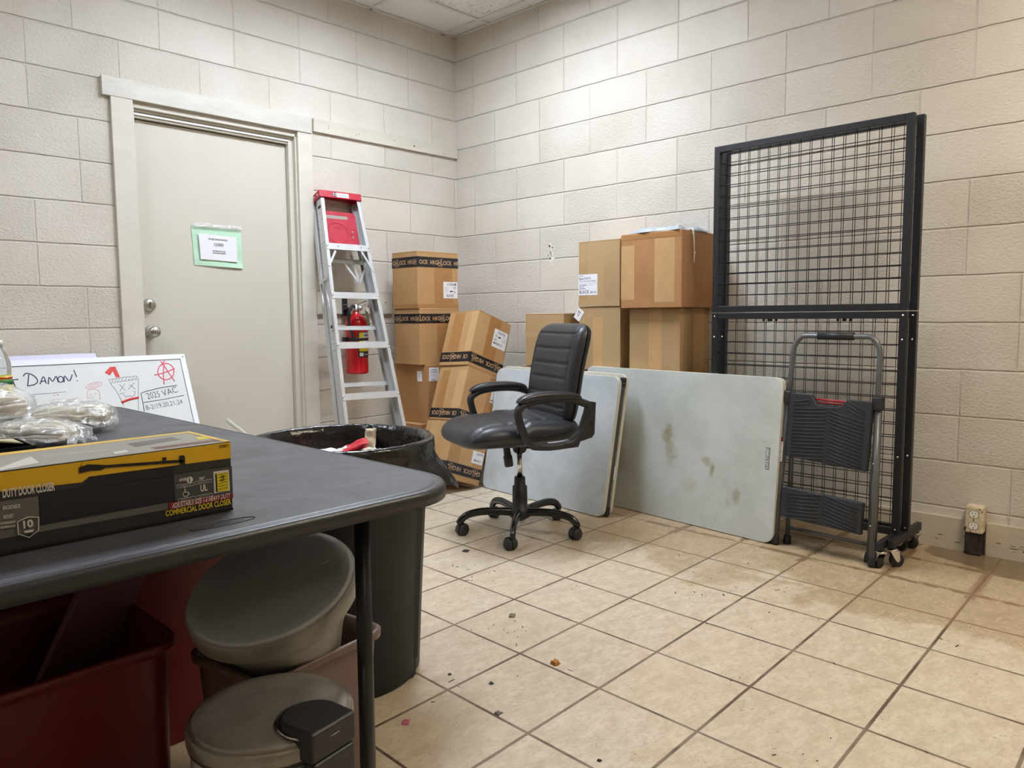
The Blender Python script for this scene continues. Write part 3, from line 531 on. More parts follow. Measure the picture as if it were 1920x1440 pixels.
for y, z, r in ((0.03, 0.118, 0.007), (0.032, 0.11, 0.005), (-0.02, 0.205, 0.004), (-0.03, 0.196, 0.003), (0.0, 0.156, 0.004), (0.01, 0.104, 0.004)):
    c_.prism([(r*cos(a)*(0.7+0.5*((k*7) % 3)/2), r*sin(a)) for k, a in enumerate([2*pi*q/7 for q in range(7)])], (-0.0621, y, z), (0, -1, 0), (0, 0, 1), 0.0006)
c_.build('paint_chips', t)['kind'] = 'stuff'

# closed notice taped to the door
t = thing('door_notice', 'closed notice on white and green paper taped to the door', 'sign', (-1.75, DY, 1.33))
GREEN = P('green_paper', srgb(186, 222, 196), 0.5, bump=0.4, bscale=14, bdist=0.01)
def sheet(fn, nx, ny): return [[fn(i/nx, j/ny) for j in range(ny+1)] for i in range(nx+1)]
def quad(u, v, c00, c10, c01, c11): return (c00[0]*(1-u)*(1-v)+c10[0]*u*(1-v)+c01[0]*(1-u)*v+c11[0]*u*v, c00[1]*(1-u)*(1-v)+c10[1]*u*(1-v)+c01[1]*(1-u)*v+c11[1]*u*v)
g_ = MB(GREEN)
g_.grid(sheet(lambda u, v: (lambda q: V(q[0], -0.003-0.004*sin(v*9+u*3)*(1-v)*(0.4+u)-0.006*(1-v)*u, q[1]))(quad(u, v, (-0.137, 0.003), (0.142, -0.006), (-0.146, 0.217), (0.140, 0.212))), 14, 14))
g_.build('green_sheet', t)
w_ = MB(PAPER, INK)
w_.grid(sheet(lambda u, v: (lambda q: V(q[0], -0.013, q[1]))(quad(u, v, (-0.105, 0.036), (0.108, 0.028), (-0.112, 0.176), (0.103, 0.168))), 2, 2))
for body, x, z, sz, ww in (('WE ARE UNFORTUNATELY', -0.002, 0.143, 0.009, 0.112), ('CLOSED', 0.0, 0.112, 0.0165, 0.054), ('WE APPRECIATE YOUR', 0.0, 0.080, 0.0075, 0.075), ('CONTINUED BUSINESS', 0.0, 0.069, 0.0075, 0.075)):
    w_.text(body, (x, -0.0138, z), (1, 0, -0.035), (0.035, 0, 1), sz, 1, 0.0002, 'CENTER', width=ww, bold=0.012)
w_.build('white_sheet', t)
f_ = MB(film('tape_film', gloss=0.3, haze=0.25))
f_.box(-0.14, 0.14, -0.0165, -0.0155, 0.212, 0.232); f_.build('clear_tape', t)
# ================================================================ cartons
def FF(face, wy):
    return ((V(0, 0, 0), V(1, 0, 0), V(0, 0, 1), V(0, -1, 0)) if face == 'R' else (V(0, wy, 0), V(0, -1, 0), V(0, 0, 1), V(-1, 0, 0)))
def carton(label, M, wx, wy, h, mat, band=None, flip=False, strips=(), stickers=(), group=None, flaps=True, name='cardboard_box'):
    """local origin = nearest bottom corner; x runs along face R, y along face L"""
    t = thing(name, label, 'box', M=M, group=group)
    b = MB(mat)
    nz = 12
    def wob(x, y, z, k): return 0.0018*sin(9*z/h+k*2.1)*sin(pi*min(1, max(0, z/h)))
    b.box(0, wx, 0, wy, 0, h); body = b.build('box_body', t, bevel=0.004, seg=2)
    if flaps:
        s_ = MB(P('box_seam', srgb(112, 84, 54), 0.8))
        for face, w_ in (('R', wx), ('L', wy)):
            O, U, Vv, N = FF(face, wy)
            s_.prism([(0.004, 0), (w_-0.004, 0), (w_-0.004, 0.0016), (0.004, 0.0016)], O+Vv*(h-0.0065)-N*0.0002, U, Vv, 0.0006)
        s_.build('seam', t)
    for q_, (face, u0, u1, v0, v1, mt) in enumerate(strips):
        O, U, Vv, N = FF(face, wy)
        MB(mt).prism([(u0, v0), (u1, v0), (u1, v1), (u0, v1)], O-N*0.0001, U, Vv, 0.0004+0.00025*q_).build('packing_tape', t)
    if band is not None:
        z0, z1 = band
        bb = MB(TAPE_BAND, TAN_INK); k = 0
        O, U, Vv, N = FF('R', wy)
        for face, w_ in (('L', wy), ('R', wx)):
            O, U, Vv, N = FF(face, wy)
            bb.prism([(-0.0008, z0), (w_+0.0008, z0), (w_+0.0008, z1), (-0.0008, z1)], O+N*0.0003, U, Vv, 0.0007, 0)
        # the printed name runs unbroken round the corner
        tot = wy+wx; per = 0.196; hb = z1-z0; ph = 0.03
        x = -ph
        glyphs = [('H', 0.0, 1.0, 0.0), ('I', .125, 1.0, 0), ('G', .19, 1.0, 0), ('H', .325, 1.45, -0.25), ('L', .46, 1.55, -0.05), ('O', .545, 1.0, 0), ('C', .69, 1.0, 0), ('K', .805, 1.0, 0)]
        rep = 0
        while x < tot:
            for ch, du, sc, dz in glyphs:
                uu = x+du*per; gw = {'I': 0.006, 'H': 0.0195, 'G': 0.023, 'L': 0.014, 'O': 0.026, 'C': 0.020, 'K': 0.019}[ch]
                if flip: ua = tot-uu-gw
                else: ua = uu
                for face, lo, hi in (('L', 0, wy), ('R', wy, tot)):
                    if ua >= lo+0.001 and ua+gw <= hi-0.001:
                        O, U, Vv, N = FF(face, wy); cc = O+U*(ua-lo)+Vv*((z0+z1)/2)+N*0.0011; bs = 0.42*hb
                        if not flip: bb.text(ch, cc+Vv*(-bs*0.5+dz*bs), U, Vv, bs*sc, 1, 0.0001, width=gw, bold=0.015)
                        else: bb.text(ch, cc+U*gw+Vv*(bs*0.5-dz*bs), -U, -Vv, bs*sc, 1, 0.0001, width=gw, bold=0.015)
            for face, lo, hi in (('L', 0, wy), ('R', wy, tot)):
                ua = x+0.34*per if not flip else tot-x-0.34*per-0.035
                if ua >= lo and ua+0.035 <= hi:
                    O, U, Vv, N = FF(face, wy); zz = (z0+z1)/2+(-1 if not flip else 1)*hb*0.36
                    bb.prism([(0, 0), (0.015, 0), (0.015, 0.0025), (0, 0.0025)], O+U*(ua-lo)+Vv*zz+N*0.0011, U, Vv, 0.0002, 1)
                    bb.prism([(0.019, 0), (0.034, 0), (0.034, 0.0025), (0.019, 0.0025)], O+U*(ua-lo)+Vv*zz+N*0.0011, U, Vv, 0.0002, 1)
            x += per
        bb.build('printed_tape_band', t)
    for sti in stickers:
        face, u, v, wd, hh, rot, lines = sti
        O, U, Vv, N = FF(face, wy); R_ = Matrix.Rotation(rot, 3, N); U2 = R_ @ U; V2 = R_ @ Vv
        s_ = MB(PAPER, INK, P('faint_ink', srgb(150, 150, 168), 0.8)); O2 = O+U*u+Vv*v+N*0.0008
        s_.prism([(0, 0), (wd, 0), (wd, hh), (0, hh)], O2, U2, V2, 0.0005)
        for ln in lines:
            if ln[0] == '-': s_.prism([(ln[1], ln[2]), (ln[3], ln[2]), (ln[3], ln[2]+ln[4]), (ln[1], ln[2]+ln[4])], O2+N*0.0005, U2, V2, 0.0002, ln[5] if len(ln) > 5 else 2)
            else: s_.text(ln[0], O2+N*0.0006+U2*ln[1]+V2*ln[2], U2, V2, ln[3], 1, 0.0001, width=ln[4] if len(ln) > 4 else None, bold=0.012)
        s_.build('shipping_label', t)
    return t
DRAM = [('13 DRAM', 0.030, 0.082, 0.0155, 0.078), ('13', 0.085, 0.060, 0.016, 0.020), ('-', 0.008, 0.066, 0.045, 0.002), ('-', 0.008, 0.058, 0.038, 0.002), ('-', 0.008, 0.050, 0.040, 0.002), ('-', 0.055, 0.041, 0.078, 0.008, 1), ('HL', 0.088, 0.035, 0.014, 0.015), ('-', 0.008, 0.040, 0.036, 0.002), ('BLACK', 0.026, 0.010, 0.016, 0.062)]
T_ = Matrix.Translation
H = 0.361
# corner stack
B1 = carton('lowest cardboard box of the corner stack beside the fire extinguisher', T_((-0.715, -0.42, 0)) @ rotm(0.04), 0.34, 0.27, 0.365, KRAFT_C, strips=[('R', 0.05, 0.30, 0.02, 0.34, CLEAR_TAPE)])
B2 = carton('cardboard box third from the top of the corner stack, torn label at its edge', T_((-0.655, -0.43, 0.365)) @ rotm(0.05), 0.335, 0.33, 0.372, KRAFT_C, band=None,
       strips=[('L', 0.03, 0.22, 0.002, 0.37, CLEAR_TAPE)], stickers=[('R', 0.010, 0.27, 0.085, 0.085, -0.03, [('SUPPLIER', 0.014, 0.066, 0.009, 0.055), ('-', 0.010, 0.055, 0.07, 0.003, 1), ('-', 0.010, 0.046, 0.05, 0.002), ('-', 0.010, 0.036, 0.06, 0.002), ('-', 0.010, 0.028, 0.055, 0.002), ('BLACK', 0.02, 0.006, 0.009, 0.035)]), ('L', 0.235, 0.265, 0.045, 0.065, 0.05, [('-', 0.006, 0.03, 0.03, 0.002)])])
B3 = carton('cardboard box second from the top of the corner stack with black printed tape', T_((-0.690, -0.405, 0.737)) @ rotm(0.0), 0.335, 0.255, 0.355, KRAFT_A, band=(0.262, 0.322),
       strips=[('R', 0.14, 0.29, 0.03, 0.262, CLEAR_TAPE)])
B4 = carton('topmost cardboard box of the corner stack with 13 dram label', T_((-0.697, -0.40, 1.092)) @ rotm(-0.01), 0.335, 0.258, 0.357, KRAFT_A, band=(0.258, 0.322),
       strips=[('R', 0.135, 0.285, 0.03, 0.258, CLEAR_TAPE), ('L', 0.0, 0.258, 0.0, 0.028, CLEAR_TAPE), ('R', 0.0, 0.335, 0.0, 0.028, CLEAR_TAPE)], stickers=[('R', 0.208, 0.065, 0.120, 0.105, 0, DRAM)])
# leaning stack
LB = T_((-0.868, -0.809, 0.113)) @ rotm(-0.040, -0.065, 0.353)
WX, WY, LH = 0.284, 0.270, 0.341
def inv(lines): return lines
c3 = carton('lowest box of the leaning stack, behind the black bin bag, printed tape at its foot', LB @ T_((0, 0, 0.0)), WX, WY, LH-0.004, KRAFT_A, band=(0.035, 0.098), flip=True,
       strips=[('R', 0.09, 0.20, 0.10, LH-0.01, CLEAR_TAPE2), ('L', 0.05, 0.12, 0.1, LH-0.01, CLEAR_TAPE2)], stickers=[('R', 0.275, 0.20, 0.09, 0.075, pi, [('13 DRAM', 0.01, 0.05, 0.013, 0.06), ('BLACK', 0.01, 0.01, 0.013, 0.05)])])
c2 = carton('middle box of the leaning stack of three cartons', LB @ T_((0.004, -0.004, LH)), WX, WY, LH-0.002, KRAFT_A, band=(0.012, 0.072), flip=True,
       strips=[('L', 0.04, 0.11, 0.075, LH-0.03, CLEAR_TAPE), ('L', 0.19, 0.265, 0.075, LH-0.03, CLEAR_TAPE2), ('R', 0.19, 0.282, 0.075, LH-0.02, CLEAR_TAPE)], stickers=[('R', 0.282, 0.27, 0.06, 0.10, pi, [('13 DRAM', 0.006, 0.08, 0.013, 0.05), ('BLACK', 0.006, 0.01, 0.013, 0.045)])])
c1 = carton('topmost box of the leaning stack with its label upside down', LB @ T_((-0.002, 0.002, 2*LH)) @ rotm(0.02, 0, 0), WX, WY, 0.352, KRAFT_A, band=(0.022, 0.084), flip=True,
       strips=[('L', 0.05, 0.15, 0.09, 0.34, CLEAR_TAPE), ('L', 0.21, 0.27, 0.09, 0.345, CLEAR_TAPE2), ('R', 0.0, 0.10, 0.09, 0.345, CLEAR_TAPE2), ('R', 0.10, 0.20, 0.09, 0.35, CLEAR_TAPE)], stickers=[('R', 0.272, 0.285, 0.118, 0.115, pi, [(a[0], *[q for q in a[1:]]) for a in DRAM])])
# group along the right wall
hid = 'brown carton low in the pile behind the folding tables'
def hidden(x0, y0, wx, wy, z, h, mat): return carton(hid, T_((x0, y0, z)), wx, wy, h, mat, group='cartons hidden behind the folding tables', flaps=False)
hidden(-0.24, -1.27, 0.23, 0.33, 0, 0.365, KRAFT_B); carton('brown carton under the small plain box, its lip just above the folding table', T_((-0.325, -1.285, 0.367)), 0.32, 0.355, 0.370, KRAFT_B)
carton('small plain tan box with a loose open flap, left of the two big piles', T_((-0.33, -1.272, 0.740)) @ rotm(0.0), 0.32, 0.302, 0.314, KRAFT_B, strips=[('L', 0.0, 0.302, 0.175, 0.205, P('tan_tape_dull', srgb(176, 148, 108), 0.4))])
hidden(-0.23, -1.62, 0.22, 0.28, 0, 0.362, KRAFT_B); hidden(-0.23, -1.62, 0.22, 0.28, 0.364, 0.362, KRAFT_B)
carton('wrinkled tan box behind the office chair, under the box labelled black', T_((-0.270, -1.628, 0.728)), 0.265, 0.290, 0.361, KRAFT_B, strips=[('L', 0.10, 0.19, 0.0, 0.30, CLEAR_TAPE2), ('L', 0.17, 0.29, 0.0, 0.34, P('tan_tape_dull', srgb(176, 148, 108), 0.4))])
LBL = [('PK-132', 0.006, 0.106, 0.0075, 0.028), ('Black POP13', 0.006, 0.088, 0.013, 0.082), ('Type: 13 Dram Plus Pop Bottle', 0.006, 0.076, 0.008, 0.118), ('-', 0.0, 0.066, 0.135, 0.0015), ('-', 0.006, 0.056, 0.06, 0.003, 1), ('-', 0.07, 0.056, 0.10, 0.002), ('-', 0.006, 0.046, 0.04, 0.003, 1), ('-', 0.006, 0.036, 0.05, 0.003, 1), ('BLACK', 0.006, 0.010, 0.019, 0.072), ('60-21', 0.085, 0.010, 0.014, 0.042)]
carton('tan box with a large white label reading black, on the left-hand pile', T_((-0.275, -1.628, 1.091)), 0.27, 0.290, 0.368, KRAFT_B, strips=[('L', 0.065, 0.185, 0.0, 0.366, P('tan_tape_dull', srgb(176, 148, 108), 0.4)), ('L', 0.0, 0.288, 0.0, 0.035, P('tan_tape_dull', srgb(176, 148, 108), 0.4))], stickers=[('L', 0.001, 0.064, 0.135, 0.118, 0.0, LBL)])
hidden(-0.24, -2.00, 0.23, 0.30, 0, 0.36, KRAFT_B); hidden(-0.24, -2.00, 0.23, 0.30, 0.362, 0.36, KRAFT_B)
carton('creased tan box with a central tape strip, beneath the big reddish-brown box', T_((-0.290, -2.018, 0.724)), 0.285, 0.315, 0.350, KRAFT_B, strips=[('L', 0.125, 0.205, 0.0, 0.35, CLEAR_TAPE2), ('R', 0.0, 0.035, 0.0, 0.35, CLEAR_TAPE2), ('R', 0.13, 0.24, 0.0, 0.35, CLEAR_TAPE2)])
carton('big reddish-brown box crushed at its bottom edge, with a grey bag on top', T_((-0.345, -2.058, 1.076)) @ rotm(0.0), 0.342, 0.372, 0.390, KRAFT_C, strips=[('L', 0.0, 0.085, 0.045, 0.33, CLEAR_TAPE2), ('L', 0.21, 0.33, 0.03, 0.355, CLEAR_TAPE2), ('R', 0.004, 0.10, 0.004, 0.386, CLEAR_TAPE), ('L', 0.0, 0.372, 0.360, 0.386, CLEAR_TAPE)])
# little tag stuck at the pile's edge
t = thing('paper_tag', 'small white tag stuck askew on the edge of the wrinkled tan box', 'tag', (-0.274, -1.338, 1.05))
tg = MB(PAPER, INK); R_ = Matrix.Rotation(radians(-35), 3, V(-1, 0, 0)); U_ = R_ @ V(0, -1, 0); V_ = R_ @ V(0, 0, 1)
tg.prism([(-0.022, -0.038), (0.026, -0.038), (0.026, 0.030), (-0.022, 0.030)], (0.003, 0, 0), U_, V_, 0.0006)
tg.text('BLK', V(0.0022, 0, 0)+U_*-0.012+V_*0.004, U_, V_, 0.012, 1, width=0.022, bold=0.02); tg.text('13', V(0.0022, 0, 0)+U_*-0.008+V_*-0.014, U_, V_, 0.011, 1, width=0.014, bold=0.02)
tg.build('tag_paper', t)
# crumpled grey bag with a drawstring on the big box
rs = random.Random(11)
t = thing('plastic_bag', 'crumpled translucent grey drawstring bag lying on the big box', 'bag', (-0.172, -1.881, 1.466))
BAGM = P('grey_bag_plastic', srgb(186, 194, 204), 0.25, bump=0.9, bscale=30, bdist=0.012, var=0.3, vscale=12)
from mathutils import noise as mnoise
def crump(u, v, side):
    r_ = max(abs(u), abs(v)); k = sqrt(max(0, 1-r_**2.2))
    x = u*0.165*(1+0.10*sin(5*v)); y = v*0.165*(1+0.12*sin(4*u+1))
    nz = mnoise.noise(V(u*2.6, v*2.6, 3.1+side))
    z = (0.034+0.034*nz)*k + 0.010*mnoise.noise(V(u*7, v*7, 1)) * k if side > 0 else 0.0
    return V(x, y, max(z, 0)+0.001)
MB(BAGM).pillow(34, 34, 0, crump).build('bag_body', t, weld=True)
ROPE = P('white_cord', srgb(236, 232, 222), 0.8, bump=0.4, bscale=300)
x0 = -0.075
pth = [V(x0+0.012, -0.15, 0.010), V(x0-0.002, -0.178, 0.008), V(x0-0.008, -0.186, -0.01), V(x0-0.004, -0.187, -0.06), V(x0+0.001, -0.187, -0.093), V(x0+0.003, -0.187, -0.11)]
MB(ROPE).tube(spline(pth, 6), 0.0028, 8).tube(spline([p+V(0.006, 0.0, 0) if i < 4 else p for i, p in enumerate(pth)], 6), 0.0028, 8).lathe([(0, -0.007), (0.006, -0.005), (0.008, 0), (0.006, 0.005), (0, 0.007)], 12, 0, T_((x0+0.003, -0.187, -0.112))).tube([V(x0+0.003, -0.187, -0.115), V(x0+0.001, -0.187, -0.14), V(x0, -0.187, -0.165)], [0.004, 0.0038, 0.002], 8).build('drawstring', t)
# ================================================================ folding tables leaning on the cartons
def table_mat(name, c1, c2, stains):
    mt, nt, b, tc, g = newmat(name); vec = tc.outputs['Object']
    n = g.noise(vec, 3.2, 6, 0.65, 0.3)
    c = g.mix(g.ramp(n, 0.35, 0.68), c1, c2)
    sc = g.noise(vec, 6, 7, 0.72, 1.2)
    c = g.mix(g.m('MULTIPLY', g.ramp(sc, 0.60, 0.70), 0.22), c, srgb(118, 116, 106))
    sp = g.ramp(g.noise(vec, 75, 3), 0.735, 0.76)
    c = g.mix(g.m('MULTIPLY', sp, 0.5), c, srgb(90, 88, 80))
    sx = nt.nodes.new('ShaderNodeSeparateXYZ'); nt.links.new(vec, sx.inputs[0])
    for (u, v, ru, rv, st) in stains:
        du = g.m('DIVIDE', g.m('SUBTRACT', sx.outputs[0], u), ru); dv = g.m('DIVIDE', g.m('SUBTRACT', sx.outputs[1], v), rv)
        d = g.m('SQRT', g.m('ADD', g.m('MULTIPLY', du, du), g.m('MULTIPLY', dv, dv)))
        d = g.m('ADD', d, g.m('MULTIPLY', g.m('SUBTRACT', g.noise(vec, 16, 5, 0.7), 0.5), 2.4))
        c = g.mix(g.m('MULTIPLY', g.ramp(d, 0.3, 1.25, 1.0, 0.0), st), c, srgb(140, 126, 82))
    nt.links.new(c, b.inputs['Base Color']); b.inputs['Roughness'].default_value = 0.42
    bp = nt.nodes.new('ShaderNodeBump'); bp.inputs['Strength'].default_value = 0.25; bp.inputs['Distance'].default_value = 0.002
    nt.links.new(g.noise(vec, 260, 3), bp.inputs['Height']); nt.links.new(bp.outputs[0], b.inputs['Normal'])
    return mt
# local frame: x along the long edge (toward the camera end is 0), y up the face, z out toward the viewer
def lean_frame(P0, P1, top):
    """P0 bottom right, P1 bottom left, top = a point on the top edge above P0"""
    P0, P1, top = Vector(P0), Vector(P1), Vector(top)
    X = (P1-P0).normalized(); Y = (top-P0); Y = (Y-X*Y.dot(X)).normalized(); Z = X.cross(Y)
    m_ = Matrix((X, Y, Z)).transposed().to_4x4(); m_.translation = P0; return m_
def slab_prof(L, Hh, r, th, lip=0.006, y0=0.0):
    return rrect(0, L, y0, y0+Hh, r, 8)
# right, full length table lying on its side
_d = (V(-0.487, -2.630, 0)-V(-0.392, -1.685, 0)).normalized(); _R = V(-0.487, -2.630, 0.002)
M_ = lean_frame(_R-_d*1.22, _R, _R-_d*1.22+V(0.062, -0.030, 0.740))
zdir = M_.to_3x3() @ V(0, 0, 1)
TB1 = table_mat('table_grey_a', srgb(198, 204, 202), srgb(182, 188, 185), [(0.60, 0.44, 0.035, 0.05, 0.75), (0.62, 0.36, 0.045, 0.08, 0.45), (0.88, 0.29, 0.022, 0.035, 0.8), (0.84, 0.33, 0.03, 0.03, 0.5), (1.02, 0.19, 0.025, 0.035, 0.55), (0.75, 0.20, 0.05, 0.04, 0.25), (0.27, 0.35, 0.08, 0.2, 0.4)])
TEDGE = P('table_edge_cream', srgb(206, 204, 190), 0.45, var=0.12, vscale=20)
t = thing('folding_table', 'long grey-white folding table with brown stains, leaning on its side, right of the folded one', 'table', M=M_)
s_ = MB(TB1, TEDGE); s_.prism(rrect(0, 1.22, 0, 0.755, 0.05, 8), (0, 0, 0), (1, 0, 0), (0, 1, 0), 0.006, 0, 1)
zneg = -0.042
s_.prism(rrect(0, 1.22, 0, 0.755, 0.05, 8), (0, 0, zneg), (1, 0, 0), (0, 1, 0), 0.042, 1, 1)
s_.build('tabletop', t, bevel=0.005, seg=3)
lb = MB(P('badge_grey', srgb(128, 130, 130), 0.4), P('badge_white', srgb(224, 226, 226), 0.5))
lb.prism([(1.158, 0.335), (1.178, 0.335), (1.178, 0.435), (1.158, 0.435)], (0, 0, 0.0062), (1, 0, 0), (0, 1, 0), 0.0012, 0)
lb.text('LIFETIME', V(1.1735, 0.340, 0.0075), (0, 1, 0), (-1, 0, 0), 0.013, 1, 0.0004, width=0.09, bold=0.01); lb.build('maker_badge', t)
# folded-in-half table in front of it, at left
_d = (V(-0.640, -1.790, 0)-V(-0.560, -0.860, 0)).normalized(); _R = V(-0.640, -1.790, 0.002)
M_ = lean_frame(_R-_d*0.992, _R, _R-_d*0.992+V(0.138, -0.010, 0.735))
TB2 = table_mat('table_grey_b', srgb(198, 206, 212), srgb(178, 186, 190), [(0.10, 0.10, 0.05, 0.1, 0.2)])
t = thing('folded_table', 'grey-white folding table folded in half, hinged legs showing, behind the office chair', 'table', M=M_)
LL, HH = 0.992, 0.755
f_ = MB(TB2, TEDGE)
f_.prism(rrect(0.012, LL, 0.0, HH-0.022, 0.045, 8), (0, 0, 0.0), (1, 0, 0), (0, 1, 0), 0.006, 0, 1); f_.prism(rrect(0.012, LL, 0, HH-0.022, 0.045, 8), (0, 0, -0.018), (1, 0, 0), (0, 1, 0), 0.018, 1, 1)
f_.build('front_leaf', t, bevel=0.004, seg=3)
f_ = MB(TB2, TEDGE); f_.prism(rrect(-0.01, LL, 0, HH, 0.05, 8), (0, 0, -0.072), (1, 0, 0), (0, 1, 0), 0.020, 1, 1); f_.build('rear_leaf', t, bevel=0.004, seg=3)
GB = P('grey_bar', srgb(82, 84, 86), 0.4, 0.3)
f_ = MB(GB)
f_.beam((LL-0.012, 0.05, -0.028), (LL-0.012, HH-0.06, -0.028), 0.018, 0.012); f_.beam((LL-0.010, 0.05, -0.042), (LL-0.010, HH-0.06, -0.042), 0.012, 0.010)
f_.build('folded_leg', t, bevel=0.003)
for yy in (0.035, HH-0.045):
    h_ = MB(BLACK_PL)
    for k in (-1, 1): h_.lathe([(0.008, -0.010), (0.011, -0.008), (0.011, 0.008), (0.008, 0.010)], 14, 0, T_((LL-0.004, yy+k*0.013, -0.035)) @ Matrix.Rotation(pi/2, 4, 'Y'))
    h_.box(LL-0.02, LL, yy-0.022, yy+0.022, -0.05, -0.02); h_.build('hinge', t, bevel=0.002)
f_ = MB(PAPER); f_.box(LL-0.003, LL-0.001, 0.20, 0.27, -0.051, -0.045); f_.build('small_label', t)

# ================================================================ black gridwall racks on casters
def rack(label, x, y0, dy_foot, top=1.84, wid=0.893):
    t = thing('mesh_rack', label, 'rack', (x, y0, 0))
    W_ = -wid                       # runs toward -y
    def yb(a): return W_*a
    p = 0.030; d = 0.014
    fr = MB(BLACK_MET)
    zt = top-0
    yR = W_
    # upper frame and lower frame, each a welded rectangle of square tube
    def rect(z0, z1):
        fr.box(-d, d, yR, yR+p, z0, z1); fr.box(-d, d, -p, 0, z0, z1)
        fr.box(-d, d, yR+p, -p, z1-p, z1); fr.box(-d, d, yR+p, -p, z0, z0+p)
    rect(1.050, zt); fr.build('upper_frame', t, bevel=0.002)
    fr = MB(BLACK_MET); rect(0.105, 1.047); fr.build('lower_frame', t, bevel=0.002)
    for yy in (yR+p/2, -p/2):
        for zz in (1.03, 0.93, 0.44, 0.13):
            MB(CHROME).lathe([(0.005, 0), (0.004, 0.002), (0, 0.003)], 10, 0, T_((-d, yy, zz)) @ Matrix.Rotation(-pi/2, 4, 'Y')).build('bolt', t)
    for nm, z0, z1, rows in (('upper_mesh', 1.050+p, zt-p, 14), ('lower_mesh', 0.105+p, 1.047-p, 16)):
        g_ = MB(BLACK_MET); r = 0.0016
        n = 17
        for i in range(1, n):
            yy = -p + (yR+2*p)*(i/n); g_.tube([V(0.002, yy, z0), V(0.002, yy, z1)], r, 5)
        for k in range(1, rows):
            zz = z0 + (z1-z0)*k/rows; g_.tube([V(-0.001, -p, zz), V(-0.001, yR+p, zz)], r*1.25, 5)
        g_.build(nm, t)
    for yy in (-0.26, -0.285, -0.60, -0.625):
        MB(BLACK_MET).lathe([(0.005, -0.006), (0.006, 0), (0.004, 0.006)], 8, 0, T_((0, yy, 1.012))).build('clip', t)
    for yf, sgn in ((yR+p/2+dy_foot, 1), (-p/2+dy_foot, 1)):
        ft = MB(BLACK_MET); sh_ = 0.16 if yf > -0.4 else 0.0; ft.box(-0.192+sh_, 0.187+sh_*0.2, yf-0.0115, yf+0.0115, 0.080, 0.116); fo = ft.build('foot_bar', t, bevel=0.003)
        for cx, ang in ((-0.165+sh_*1.1, 0.9 if dy_foot > 0 else -0.8), (0.15, 1.5)):
            Mc = T_((cx, yf, 0)) @ Matrix.Rotation(ang, 4, 'Z')
            c = MB(CHROME); c.lathe([(0.022, 0.070), (0.022, 0.074), (0.012, 0.078)], 18, 0, Mc)
            c.box(-0.017, 0.024, -0.0165, 0.0165, 0.065, 0.070, M=Mc)
            for s2 in (-1, 1):
                c.prism([(-0.016, 0.069), (0.022, 0.069), (0.026, 0.030), (0.018, 0.020), (0.008, 0.028)], Mc @ V(0, s2*0.0155+0.001, 0), (Mc.to_3x3() @ V(1, 0, 0)), V(0, 0, 1), 0.002, 0)
            if ang == 0.9: c.tube([Mc @ V(0.015, -0.022, 0.05), Mc @ V(0.03, -0.026, 0.035), Mc @ V(0.046, -0.022, 0.018)], 0.0035, 6, flat=0.4)
            cb = c.build('caster_fork', fo, bevel=0.0008)
            MB(BLACK_PL).lathe([(0.010, -0.012), (0.024, -0.012), (0.0278, -0.009), (0.0278, 0.009), (0.024, 0.012), (0.010, 0.012)], 28, 0, Mc @ T_((0.018, 0, 0.0278)) @ Matrix.Rotation(pi/2, 4, 'X')).build('caster_wheel', fo)
    return t
rack('front one of the two nested black wire mesh racks, beside the step stool', -0.332, -2.229, 0.005, wid=0.882)
rack('rear one of the two nested mesh racks, its black post against the right wall', -0.271, -2.238, -0.001)

# ================================================================ step stool leaning on the racks
def frame_from(P0, Px, Py):
    P0, Px, Py = Vector(P0), Vector(Px), Vector(Py); X = (Px-P0).normalized(); Y = (Py-P0); Y = (Y-X*Y.dot(X)).normalized(); Z = X.cross(Y)
    m_ = Matrix((X, Y, Z)).transposed().to_4x4(); m_.translation = P0; return m_
# x: left to right (towards -y), y: up, z: toward the viewer
M_ = frame_from((-0.468, -2.628, 0.004), (-0.500, -3.050, 0.004), (-0.382, -2.640, 0.90))
t = thing('step_stool', 'folded two-step stool with grey tube frame and black treads, leaning on the racks', 'step stool', M=M_)
GT = P('grey_tube_paint', srgb(104, 106, 110), 0.38, 0.35); RIB = P('ribbed_tread', srgb(40, 42, 48), 0.5); REDM = P('red_paint', srgb(170, 30, 42), 0.4)
W_ = 0.425; r = 0.0125
arch = [V(0.016, 0.60, 0)] + [V(0.022, 0.80, 0)] + [V(0.075-0.053*cos(a), 0.855+0.088*sin(a), 0) for a in [radians(q) for q in (0, 25, 50, 75, 90)]] + [V(W_-0.075+0.053*cos(a), 0.855+0.088*sin(a), 0) for a in [radians(q) for q in (90, 75, 50, 25, 0)]] + [V(W_-0.022, 0.80, 0), V(W_-0.016, 0.60, 0)]
MB(GT).tube(arch, r*0.92, 14).build('handle_bar', t)
MB(BLACK_PL).tube([V(0.135, 0.943, 0), V(W_-0.135, 0.943, 0)], 0.0165, 14).build('grip', t)
MB(GT).tube([V(0.004, 0.03, 0), V(0.016, 0.66, 0)], r, 14).build('front_leg', t); MB(GT).tube([V(W_+0.008, 0.03, 0), V(W_-0.016, 0.66, 0)], r*1.15, 14).build('front_leg', t)
MB(GT).tube([V(0.032, 0.012, -0.055), V(0.030, 0.64, -0.028)], 0.0095, 10).tube([V(W_-0.030, 0.012, -0.055), V(W_-0.030, 0.64, -0.028)], 0.0095, 10).tube([V(0.032, 0.075, -0.050), V(W_-0.032, 0.075, -0.050)], 0.008, 10).build('rear_frame', t)
for x, z in ((0.004, 0), (W_+0.008, 0), (0.032, -0.055), (W_-0.030, -0.055)):
    MB(BLACK_PL).lathe([(0.0165, 0.0), (0.0175, 0.010), (0.015, 0.035), (0.013, 0.04)], 16, 0, T_((x, 0, z)) @ Matrix.Rotation(-pi/2, 4, 'X')).build('rubber_foot', t)
